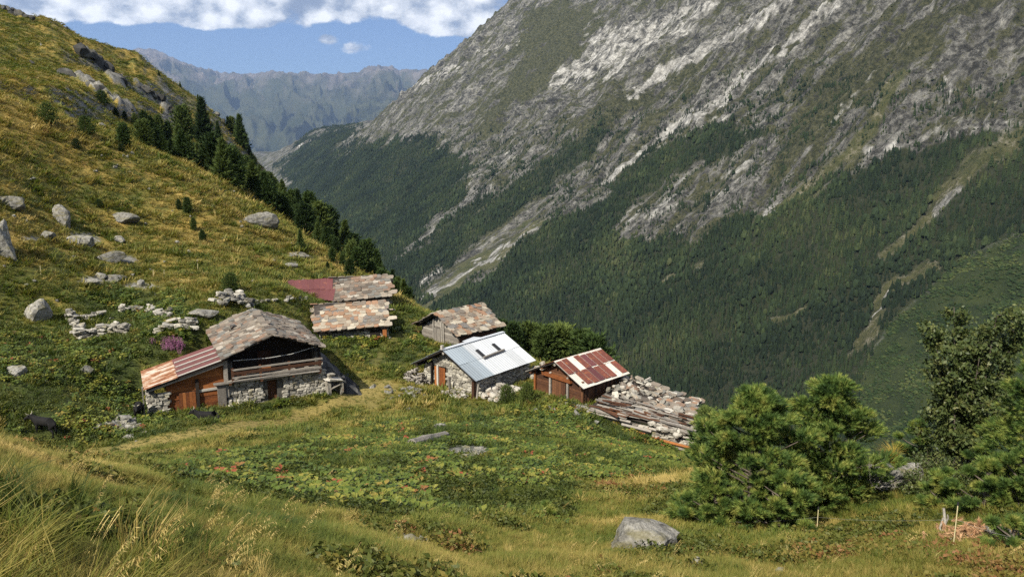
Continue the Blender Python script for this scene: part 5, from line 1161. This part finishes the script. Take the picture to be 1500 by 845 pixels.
for a in ((1342, 722, 16.2, 1.1, .55, 'low leafy shrub right of the lichened outcrop', 31), (1385, 705, 17.0, 1.3, .75, 'leafy shrub under the left boughs of the leafy tree', 32), (1450, 715, 15.6, 1.3, .7, 'leafy shrub between the young pines and the leafy tree', 33), (1495, 720, 15.2, 1.2, .8, 'leafy shrub at the foot of the tall dark pine', 34), (1412, 735, 14.8, .9, .5, 'small leafy shrub behind the bushy young pine', 35), (1360, 690, 18.2, 1.1, .7, 'leafy shrub on the brink behind the outcrop', 36)): leafy_shrub(*a)

# ================================================================== fence, snag, dead branch
def fence():
    POST = material('pale fence post', lambda n: ((0.48, 0.42, 0.24), .7, None)); tops = []
    for px, py, D, h, lab in ((1393, 826, 10.9, .82, 'pale yellow fence post with a black cap near the dead brown branch'), (1196, 780, 13.6, .58, 'thin pale fence post in front of the stone pines'), (1052, 778, 14.0, .40, 'short pale fence post left of the low pine')):
        d = ray(px, py); x, y = d.x / d.y * D, D; o = empty('fence_post', (x, y, hz(x, y))); tag(o, lab, 'post')
        link('shaft', limb_mesh('shaft', [([(0, 0, -.2), (.003, 0, h * .5), (0, 0, h)], .009, .008)], POST, 6), o); link('cap', limb_mesh('cap', [([(0, 0, h), (0, 0, h + .02), (0, 0, h + .05)], .016, .013)], M_IRON, 6), o); tops.append(Vector((x, y, hz(x, y) + h * .72)))
    e = at(1515, 792, 10.2); pts = [e, tops[0], tops[1], tops[2]]; paths = []
    for a, b in zip(pts[:-1], pts[1:]): paths.append(([tuple(a.lerp(b, t) - Vector((0, 0, .18 * t * (1 - t)))) for t in (0, .25, .5, .75, 1)], .0018, .0018))
    tag(link('fence_wire', limb_mesh('fence_wire', paths, material('dull wire', lambda n: ((0.20, 0.20, 0.18), .6, None)), 4)), 'thin pale electric fence wire strung between the posts', 'wire')
    d = ray(1381, 778); x, y = d.x / d.y * 12.6, 12.6; z = hz(x, y)
    tag(link('snag', limb_mesh('snag', [([(x, y, z - .1), (x + .02, y, z + .25), (x - .03, y, z + .48)], .032, .022), ([(x + .02, y, z + .18), (x + .07, y, z + .30), (x + .05, y, z + .36)], .02, .012), ([(x - .01, y, z), (x - .06, y, z + .12), (x - .02, y, z + .3)], .022, .014)], DEADW, 6)), 'small grey dead snag left of the pale yellow fence post', 'dead wood')
    g = np.random.default_rng(8); p = at(1432, 802, 11.4); p.z = hz(p.x, p.y) + .16; C = np.array(p) + g.normal(0, 1, (150, 3)) * np.array([.28, .16, .09]); BR = foliage_mat('dead brown needles', [(0.3, (0.20, 0.095, 0.045)), (0.7, (0.46, 0.29, 0.16))], 0, .8, '9.0')
    o = empty('dead_branch', p); tag(o, 'dead brown pine branch lying by the fence post', 'branch'); me = tri_cloud('needles', C - np.array(p), g.standard_normal((150, 3)) + [0, 0, .4], PINE_T[0], g.uniform(.7, 1.1, 150), BR, g); link('needles', me, o)
    link('stem', limb_mesh('stem', [([(-.5, 0, -.05), (0, .05, .03), (.45, .02, .0)], .02, .008)], DEADW, 5), o)
    for px, py in ((60, 402), (225, 406), (241, 407), (290, 397)):
        q = ground_at(px, py); tag(link('stake', limb_mesh('stake', [([(q.x, q.y, q.z - .1), (q.x, q.y, q.z + .4), (q.x + .02, q.y, q.z + .75)], .025, .02)], POST, 5)), 'thin straw coloured stake on the open slope', 'stake', 'stakes on the open slope')
fence()

# ================================================================== three black cows
HIDE = material('black hide', lambda n: (ramp(n, noise(n, pos(n), 7.0, 4), [(0.3, (0.004, 0.004, 0.005)), (0.7, (0.010, 0.009, 0.008))]), .85, None))
HORN = material('horn', lambda n: ((0.42, 0.38, 0.30), .5, None))
def cow(px, py, D, rz, label, lying=False, sc=1.0, turn=0.3):
    d = ray(px, py); x, y = d.x / d.y * D, D; o = empty('cow', (x, y, hz(x, y)), rz); o.scale = (sc,) * 3; tag(o, label, 'cow')
    b = .48 if lying else 1.02
    J = [((0, 0, b), .33), ((.42, 0, b + .03), .32), ((.74, 0, b + .06), .26), ((.98, .04 * turn, b + .20), .17), ((1.20, .12 * turn, b + .36), .135), ((1.40, .22 * turn, b + .24), .105), ((1.55, .28 * turn, b + .10), .075), ((-.42, 0, b + .05), .32), ((-.74, 0, b + .10), .25), ((-.84, 0, b - .10), .045), ((-.86, 0, b - .55 if not lying else b - .3), .03)]
    E = [(0, 1), (1, 2), (2, 3), (3, 4), (4, 5), (5, 6), (0, 7), (7, 8), (8, 9), (9, 10)]
    def leg(root, pts):
        p = root
        for c, r in pts: J.append((c, r)); E.append((p, len(J) - 1)); p = len(J) - 1
    for s in (-1, 1):
        if not lying:
            leg(2, [((.62, .17 * s, .72), .13), ((.64 + .04 * s, .17 * s, .42), .072), ((.62 + .06 * s, .17 * s, .16), .05), ((.64 + .06 * s, .17 * s, .02), .06)])
            leg(8, [((-.60, .19 * s, .80), .17), ((-.52 - .05 * s, .19 * s, .60), .12), ((-.76 - .05 * s, .18 * s, .40), .065), ((-.70 - .05 * s, .18 * s, .14), .05), ((-.67 - .05 * s, .18 * s, .02), .06)])
        else:
            leg(2, [((.66, .24 * s, .26), .12), ((.92, .26 * s, .12), .075), ((.68, .28 * s, .06), .055)]); leg(8, [((-.50, .30 * s, .26), .17), ((-.18, .36 * s, .13), .09), ((-.46, .40 * s, .07), .06)])
    for s in (-1, 1): leg(4, [((1.16, .12 * turn + .17 * s, b + .42), .035), ((1.13, .12 * turn + .24 * s, b + .40), .02)])
    me = bpy.data.meshes.new('body'); me.from_pydata([c for c, r in J], E, []); me.update(); bd = link('body', me, o, HIDE)
    sk = bd.modifiers.new('skin', 'SKIN'); sk.use_smooth_shade = True
    for v, (c, r) in zip(me.skin_vertices[0].data, J): v.radius = (r, r)
    me.skin_vertices[0].data[0].use_root = True; ss = bd.modifiers.new('sub', 'SUBSURF'); ss.levels = 2; ss.render_levels = 2
    for s in (-1, 1): link('horn', limb_mesh('horn', [([(1.19, .12 * turn + .08 * s, b + .47), (1.22, .12 * turn + .22 * s, b + .54), (1.27, .12 * turn + .25 * s, b + .66)], .028, .008)], HORN, 6), o)
    return o
cow(70, 648, 41.5, math.radians(162), 'black horned cow standing side on in the dock plants left of the gravel patch', sc=.80, turn=1.2)
cow(203, 602, 47.0, math.radians(-72), 'black cow standing head on at the stone corner of the lean to', sc=.80)
cow(306, 612, 45.5, math.radians(176), 'black cow lying down in the dock plants before the lean to door', True, .78)
# ================================================================== grass, docks and flowers
GRASS_STOPS = [(0.0, (0.032, 0.054, 0.009)), (0.22, (0.082, 0.110, 0.014)), (0.42, (0.145, 0.145, 0.026)), (0.60, (0.235, 0.19, 0.046)), (0.8, (0.38, 0.285, 0.095)), (1.0, (0.56, 0.44, 0.17))]
GRASS = foliage_mat('grass', GRASS_STOPS, trans=.30, rough=.6, spec=.25)
def tuft(name, n_, ln, wd, spread, seed, lean=(0, 0), seg=2, mat=None, foot=.10):
    r = random.Random(seed); V, F = [], []
    for k in range(n_):
        a = r.uniform(0, 6.283); b0 = Vector((math.cos(a), math.sin(a), 0)) * foot * r.random(); sp = spread * r.uniform(.3, 1.1); L = ln * r.uniform(.55, 1.1); w = wd * r.uniform(.7, 1.2); s = Vector((-math.sin(a), math.cos(a), 0)) * w
        d1 = Vector((math.cos(a) * sp * .5 + lean[0] * .5, math.sin(a) * sp * .5 + lean[1] * .5, 1)).normalized(); d2 = Vector((math.cos(a) * sp * 1.3 + lean[0] * 1.4, math.sin(a) * sp * 1.3 + lean[1] * 1.4, .75)).normalized(); i = len(V)
        if seg == 1: V += [b0 - s, b0 + s, b0 + (d1 + d2).normalized() * L]; F.append((i, i + 1, i + 2))
        else:
            m = b0 + d1 * L * .55; d3 = Vector((d2.x, d2.y, d2.z - .25 * spread)); V += [b0 - s, b0 + s, m + s * .8, m - s * .8, m + d3 * L * .5]; F += [(i, i + 1, i + 2, i + 3), (i + 3, i + 2, i + 4)]
    return proto(name, pydata(name, V, F, mat=mat or GRASS))
def ground_samples(n_, d0, d1, power, az=(-0.80, 0.74)):
    """random ground points ahead, thinning with distance as the eye sees them"""
    u = rng.random(n_); e = 2 - power; y = (d0 ** e + (d1 ** e - d0 ** e) * u) ** (1 / e) if abs(e) > 1e-6 else d0 * (d1 / d0) ** u
    x = rng.uniform(*az, n_) * y + rng.uniform(-3.5, 3.5, n_) * (y < 40); return x, y
def in_houses(x, y):
    k = np.zeros(x.shape, bool)
    for (H, x0, x1, y0, y1) in ((H_MAIN, -8.0, -3.1, .3, 4.3), (H_MAIN, -3.2, 3.4, .3, 8.3), (H_TIN, -3.0, 3.1, .4, 7), (H_LICHEN, -2.7, 2.7, .4, 5.2), (H_RUST, -2.5, 2.5, .3, 5), (H_LOW, -3.1, 3.1, .4, 6.2), (H_UP, -3.2, 2.7, .4, 6.5), (H_UP, -8, -3, 1.5, 4), (H_MAIN, 3.0, 5.2, .6, 5.0)):
        c, s = math.cos(H[3]), math.sin(H[3]); lx = (x - H[0]) * c + (y - H[1]) * s; ly = -(x - H[0]) * s + (y - H[1]) * c; k |= (lx > x0) & (lx < x1) & (ly > y0) & (ly < y1)
    k |= poly_sd(x, y, [(5.4, 51.4), (12.2, 47.8), (14.2, 54.8), (9.2, 56.5)]) > 0
    return k
def tilt_rot(n_, k=.15): return np.stack([rng.normal(0, k, n_), rng.normal(0, k, n_), rng.uniform(0, 6.283, n_)], 1)
def plants():
    # ---- short turf and meadow grass everywhere
    x, y = ground_samples(320000, 1.6, 150.0, 2.0); z = hill(x, y); px, py, dry, lush, path, rocky = hill_masks(x, y, z)
    k = (px > -80 - 2600 / y) & (px < 1580 + 2600 / y) & (edge_d(x, y) < 14) & ~in_houses(x, y) & (rng.random(len(x)) > np.maximum(path * .38, np.clip(rocky * 1.25, 0, .95))) & (rng.random(len(x)) > lush * .5)
    x, y, z, dry, lush, path = (q[k] for q in (x, y, z, dry, lush, path)); n_ = len(x); D = y
    tall = 1 + .7 * sstep(fbm(x / 3.1, y / 3.1, 3), .0, .5)
    s = np.interp(D, [2, 8, 20, 50, 100, 150], [.10, .13, .19, .34, .52, .70]) * rng.uniform(.6, 1.3, n_) * tall * (1 - .55 * path)
    w = s * np.interp(D, [2, 15, 40, 150], [1.0, 1.15, 1.5, 1.9])
    tint = np.clip(.19 + .52 * dry + rng.normal(0, .11, n_) + .24 * fbm(x / 1.7, y / 1.7, 3) + .16 * fbm(x / 6.0, y / 6.0, 2) - .1 * lush, 0, .95)
    var = np.where(D < 12, rng.integers(0, 2, n_), np.where(D < 40, 2 + rng.integers(0, 2, n_), 4 + rng.integers(0, 2, n_)))
    pr = [tuft('grass_tuft', 46, 1.0, .010, .55, 1), tuft('grass_tuft', 40, 1.0, .012, .8, 2), tuft('grass_tuft', 26, 1.0, .022, .7, 3, foot=.2), tuft('grass_tuft', 24, .9, .026, .9, 4, foot=.25), tuft('grass_tuft', 16, .8, .05, .9, 5, seg=1, foot=.35), tuft('grass_tuft', 14, .7, .06, 1.1, 6, seg=1, foot=.4)]
    scatter('meadow_grass', np.stack([x, y, z - .01], 1), np.stack([w, w, s], 1), tilt_rot(n_), tint, var, pr, 'short green and straw coloured grass over the whole near slope', 'grass')
    # ---- dark leafy heath clumps breaking up the turf
    HEATH = foliage_mat('heath leaves', [(0.0, (0.028, 0.042, 0.010)), (0.5, (0.080, 0.094, 0.018)), (0.8, (0.165, 0.135, 0.032)), (1.0, (0.20, 0.10, 0.04))], trans=.25, rough=.55)
    def heath(seed, n_):
        r = random.Random(seed); V, F = [], []
        for k in range(n_):
            a, q = r.uniform(0, 6.283), math.sqrt(r.random()); c = Vector((math.cos(a) * q * .5, math.sin(a) * q * .5, (1 - q * q) * .45 * r.uniform(.3, 1.0) + .03)); e = Vector((r.uniform(-1, 1), r.uniform(-1, 1), r.uniform(-.1, 1))).normalized() * r.uniform(.05, .10); s = e.cross(Vector((r.uniform(-1, 1), r.uniform(-1, 1), .3))).normalized() * e.length * .42; b = len(V); V += [c - s, c + e, c + s, c - e * .6]; F.append((b, b + 1, b + 2, b + 3))
        return proto('heath_clump', pydata('heath_clump', V, F, mat=HEATH))
    x, y = ground_samples(105000, 4.5, 110.0, 1.75); z = hill(x, y); px, py, dry, lush, path, rocky = hill_masks(x, y, z)
    pt = np.maximum(sstep(fbm(x / 2.6 + 11, y / 2.6, 4) + .35 * fbm(x / 12., y / 12. + 5, 2), .06, .36), .8 * lush * sstep(fbm(x / 1.6, y / 1.6 + 9, 3), -.45, .1))
    k = (px > -60) & (px < 1560) & (edge_d(x, y) < 8) & ~in_houses(x, y) & (path < .3) & (rocky < .25) & (rng.random(len(x)) < pt * np.interp(y, [4, 30, 110], [.75, .7, .35])); x, y, z, dry = x[k], y[k], z[k], dry[k]; n_ = len(x)
    s = rng.uniform(.35, .85, n_) * np.interp(y, [4, 20, 110], [.6, 1.0, 1.7]); scatter('heath', np.stack([x, y, z], 1), np.stack([s, s, s * rng.uniform(.6, 1.1, n_)], 1), tilt_rot(n_, .1), np.clip(.20 + .5 * dry + rng.normal(0, .17, n_) + .35 * np.maximum(0, fbm(x / 4.0 + 20, y / 4.0, 3)), 0, 1), rng.integers(0, 3, n_), [heath(1, 70), heath(2, 60), heath(3, 80)], 'low dark leafy heath in patches through the grass', 'plants')
    # ---- rough pasture of the rear slope
    x, y = ground_samples(60000, 120.0, 345.0, 1.0, (-.70, -.08)); z = hill(x, y); px, py, dry, lush, path, rocky = hill_masks(x, y, z)
    k = (px > -60) & (edge_d(x, y) < 6) & (rng.random(len(x)) > np.clip(rocky * 1.2, 0, .9)); x, y, z, dry = x[k], y[k], z[k], dry[k]; n_ = len(x); s = rng.uniform(.45, 1.15, n_); w = s * rng.uniform(1.2, 2.0, n_)
    scatter('pasture_grass', np.stack([x, y, z], 1), np.stack([w, w, s * .8], 1), tilt_rot(n_), np.clip(.10 + .55 * dry + rng.normal(0, .12, n_) + .22 * fbm(x / 9., y / 9., 3), 0, .9), 0 * x, [tuft('grass_clump', 14, .7, .07, 1.1, 8, seg=1, foot=.45)], 'rough olive pasture on the rear slope', 'grass')
    # ---- long leaning grass of the foreground
    x, y = ground_samples(42000, 1.8, 24.0, 1.5); z = hill(x, y); px, py, dry, lush, path, rocky = hill_masks(x, y, z)
    pr_ = np.where(px < 260, .15, .06) * sstep(py, 668, 730) + .5 * (1 - sstep(np.hypot((px - 1320) / 120, (py - 745) / 40), .5, 1.2))
    k = (px > -120 - 2600 / y) & (px < 1600 + 2600 / y) & (rng.random(len(x)) < pr_ * (.35 + .65 * (fbm(x / 1.3, y / 1.3, 3) > -.1))) & (y < 22) & (rocky < .25)
    x, y, z, dry, px, py = (q[k] for q in (x, y, z, dry, px, py)); n_ = len(x); s = rng.uniform(.24, .50, n_) * np.where((px < 260) & (y < 6), 1.05, .66)
    gre = np.maximum(1 - sstep(np.hypot((px - 30) / 150, (py - 760) / 80), .4, 1.1), 0); tint = np.clip(.30 + .42 * dry + rng.normal(0, .14, n_) - .35 * gre + .3 * fbm(x / 1.2, y / 1.2, 2), 0, 1)
    pl = [tuft('long_grass', 42, 1.0, .0065, .55, 11, (.45, -.25)), tuft('long_grass', 36, 1.05, .0065, .8, 12, (.6, -.1)), tuft('long_grass', 30, 1.0, .008, .6, 13, (.25, -.3))]
    ro = tilt_rot(n_, .16); ro[:, 2] = rng.normal(0, 1.3, n_)
    scatter('long_grass', np.stack([x, y, z - .01], 1), np.stack([s, s, s], 1), ro, tint, rng.integers(0, 3, n_), pl, 'long wind bent grass in tufts along the foreground', 'grass')
    # ---- seed stalks
    def stalk(seed):
        r = random.Random(seed); V, F = [], []
        for q in range(4):
            a = r.uniform(-.5, .5); L = r.uniform(.8, 1.1); p = Vector((r.uniform(-.1, .1), r.uniform(-.1, .1), 0)); d = Vector((.35 + a * .4, r.uniform(-.3, .1), 1)).normalized(); pts = [p]
            for k in range(7): d = (d + Vector((.05 + .10 * (k > 3), 0, -.02 - .16 * (k > 4)))).normalized(); pts.append(pts[-1] + d * L / 7)
            for i, (A, B) in enumerate(zip(pts[:-1], pts[1:])):
                s = Vector((.0028, .0028, 0)) if i < 5 else Vector((.006, .005, 0)); b = len(V); V += [A - s, A + s, B + s, B - s]; F.append((b, b + 1, b + 2, b + 3))
            for k in range(16):
                t = r.uniform(4.2, 7); i = min(int(t), 6); A = pts[i].lerp(pts[i + 1], t - i); e = A + Vector((r.uniform(-.04, .06), r.uniform(-.04, .04), -r.uniform(.02, .06))); s = Vector((.005, 0, .003)); b = len(V); V += [A, (A + e) / 2 + s, e, (A + e) / 2 - s]; F.append((b, b + 1, b + 2, b + 3))
        return proto('seed_stalk', pydata('seed_stalk', V, F, mat=GRASS))
    x, y = ground_samples(5200, 2.6, 20.0, 1.3); z = hill(x, y); qx, qy = to_px(x, y, z); k = (qx > -60 - 2000 / y) & (qx < 1560 + 2000 / y) & (rng.random(len(x)) < np.where(qx < 420, .09, .04)) & (qy > 690); x, y, z = x[k], y[k], z[k]; n_ = len(x); s = rng.uniform(.25, .52, n_); ro = tilt_rot(n_, .12); ro[:, 2] = rng.normal(0, .7, n_)
    scatter('seed_stalks', np.stack([x, y, z], 1), np.stack([s, s, s], 1), ro, np.clip(rng.normal(.88, .08, n_), 0, 1), rng.integers(0, 3, n_), [stalk(1), stalk(2), stalk(3)], 'dry pale grass seed stalks rising from the foreground', 'grass')
    # ---- broad-leaved docks
    def dock(seed, leaves):
        r = random.Random(seed); V, F = [], []
        for k in range(leaves):
            a = r.uniform(0, 6.283); d = Vector((math.cos(a), math.sin(a), 0)); s = Vector((-d.y, d.x, 0)); h = r.uniform(.25, .75); q = r.uniform(.12, .42); L = r.uniform(.34, .56); w = L * r.uniform(.26, .36); p = d * q * .5 + Vector((0, 0, h)); up = r.uniform(-.7, .9); e = (d + Vector((0, 0, up))).normalized(); tw = s + Vector((0, 0, r.uniform(-.4, .4))); tip = p + e * L + Vector((0, 0, -.08)); m = p + e * L * .45 + Vector((0, 0, .05)); b = len(V)
            V += [p, m + tw * w, tip, m - tw * w, m + Vector((0, 0, -.05))]; F += [(b, b + 1, b + 4), (b + 1, b + 2, b + 4), (b + 2, b + 3, b + 4), (b + 3, b, b + 4)]
            V += [Vector((-.008, 0, 0)), Vector((.008, 0, 0)), p]; F.append((b + 5, b + 6, b + 7))
        return proto('dock_plant', pydata('dock_plant', V, F, mat=DOCK))
    DOCK = foliage_mat('dock leaves', [(0.0, (0.034, 0.060, 0.010)), (0.42, (0.088, 0.125, 0.017)), (0.64, (0.165, 0.180, 0.028)), (0.82, (0.26, 0.225, 0.040)), (0.94, (0.24, 0.13, 0.04)), (1.0, (0.26, 0.07, 0.03))], trans=.28, rough=.45, spec=.4)
    x, y = ground_samples(150000, 14.0, 72.0, 1.2, (-.68, .42)); z = hill(x, y); px, py, dry, lush, path, rocky = hill_masks(x, y, z)
    k = (px > -60) & (px < 1100) & ~in_houses(x, y) & (rng.random(len(x)) < lush * (.15 + .85 * sstep(fbm(x / 2.2, y / 2.2, 3), -.15, .25)) * sstep(fbm(x / 5.0 + 3, y / 5.0, 4), -.45, .15) * .62) & (path < .2) & (rocky < .4)
    x, y, z = x[k], y[k], z[k]; n_ = len(x); s = rng.uniform(.24, .52, n_) * np.interp(y, [14, 60], [.8, 1.25]); tint = np.clip(rng.normal(.45, .20, n_) + .25 * fbm(x / 4.5, y / 4.5, 3) + np.where(rng.random(n_) < .015, .4, 0), 0, 1)
    scatter('dock_plants', np.stack([x, y, z], 1), np.stack([s, s, s * .75], 1), tilt_rot(n_, .1), tint, rng.integers(0, 3, n_), [dock(1, 9), dock(2, 11), dock(3, 8)], 'broad leaved dock plants in thick patches round the huts', 'plants')
    # ---- pink fireweed
    PINKM = foliage_mat('fireweed', [(0.0, (0.22, 0.085, 0.16)), (1.0, (0.34, 0.15, 0.26))], trans=.3); V, F = [], []; r = random.Random(9)
    for k in range(9):
        p = Vector((r.uniform(-.3, .3), r.uniform(-.3, .3), 0)); h = r.uniform(.7, 1.1)
        for q in range(18):
            c = p + Vector((r.uniform(-.05, .05), r.uniform(-.05, .05), h * r.uniform(.5, 1))); e = Vector((r.uniform(-1, 1), r.uniform(-1, 1), r.uniform(-.2, .6))).normalized() * .06; s = e.cross(Vector((.2, .3, 1))).normalized() * .035; b = len(V); V += [c - s, c + e, c + s]; F.append((b, b + 1, b + 2))
    P = []
    for k in range(24):
        g_ = ground_at(rng.normal(252, 9), rng.normal(512, 4))
        if g_: P.append(tuple(g_))
    for k in range(0):
        g_ = ground_at(rng.normal(712, 10), rng.normal(661, 3))
        if g_: P.append((g_.x, g_.y, g_.z - .5))
    P = np.array(P); n_ = len(P); scatter('fireweed', P, np.ones((n_, 3)) * rng.uniform(.5, .85, (n_, 1)), tilt_rot(n_, .08), rng.random(n_), np.zeros(n_), [proto('fireweed_stem', pydata('fireweed_stem', V, F, mat=PINKM))], 'clump of pink fireweed uphill of the lean to', 'flowers')
    # ---- yellow grass tuft on the outcrop
    g_ = ground_at(1312, 700); o = link('grass_tuft', tuft('grass_tuft', 170, .62, .006, 1.1, 77, (-.35, -.1), mat=foliage_mat('yellow grass', [(0.3, (0.20, 0.165, 0.03)), (0.7, (0.40, 0.30, 0.07))], .3, .6, '6.0')).data, loc=g_ + Vector((0, .25, .32))); tag(o, 'bushy yellow grass tuft growing on top of the lichened outcrop', 'grass')
    # ---- gravel
    V = []
    GR = proto('pebble', rock_mesh('pebble', 300, 5, 1)); P, S = [], []
    for cx, cy, sx, sy, m in ((182, 625, 15, 6, 150), (590, 798, 36, 8, 170), (520, 780, 20, 6, 40), (690, 667, 26, 6, 90), (620, 645, 18, 5, 50), (600, 573, 20, 4, 40), (840, 600, 24, 6, 60)):
        for k in range(m):
            g_ = ground_at(rng.normal(cx, sx), rng.normal(cy, sy))
            if g_: P.append(tuple(g_)); S.append(g_.length * rng.uniform(.0015, .0060))
    S = np.array(S); n_ = len(P); scatter('gravel', np.array(P), np.stack([S * 1.4, S, S * .7], 1) * 2, tilt_rot(n_, .4), rng.random(n_), np.zeros(n_), [GR], 'pale gravel and stone chips on bare ground', 'gravel')
plants()
def build_hill():
    az = np.tan(np.radians(np.linspace(-50, 46, 580))); rr = np.geomspace(1.2, 900, 560)
    GY, GX = np.meshgrid(rr, az, indexing='ij'); GX = GX * GY; GY = GY - 0.4
    Z = hill(GX, GY); Z = np.maximum(Z, -520)
    px, py, dry, lush, path, rocky = hill_masks(GX, GY, Z)
    R = np.hypot(GX, GY)
    Z = Z + rocky * (R > 130) * (ridged(GX / 9.0, GY / 9.0, 4) - .2) * 2.2
    o = link('hillside', grid_mesh('hillside', GX, GY, Z, dict(dry=dry, lush=lush, path=path, rocky=rocky, far=sstep(R, 120, 160)), material('hillside', m_hill)))
    tag(o, 'grassy alpine hillside falling away to the valley', 'hillside', kind='structure')
build_hill()
def build_haze():
    bm = bmesh.new(); bmesh.ops.create_cube(bm, size=1.0)
    me = bpy.data.meshes.new('haze'); bm.to_mesh(me); bm.free()
    m = bpy.data.materials.new('haze'); m.use_nodes = True
    n, L = nodes_of(m.node_tree)
    v = n('ShaderNodeVolumePrincipled'); v.inputs['Color'].default_value = (0.44, 0.64, 1.0, 1); v.inputs['Density'].default_value = HAZE; v.inputs['Anisotropy'].default_value = 0.2
    o_ = n('ShaderNodeOutputMaterial'); L.new(v.outputs[0], o_.inputs['Volume'])
    me.materials.append(m)
    o = link('haze', me, loc=(0, 16000, 1350)); o.scale = (56000, 38000, 5000)
    tag(o, 'thin bluish air haze filling the valley', 'haze', kind='stuff')
HAZE = 2.4e-5
build_haze()
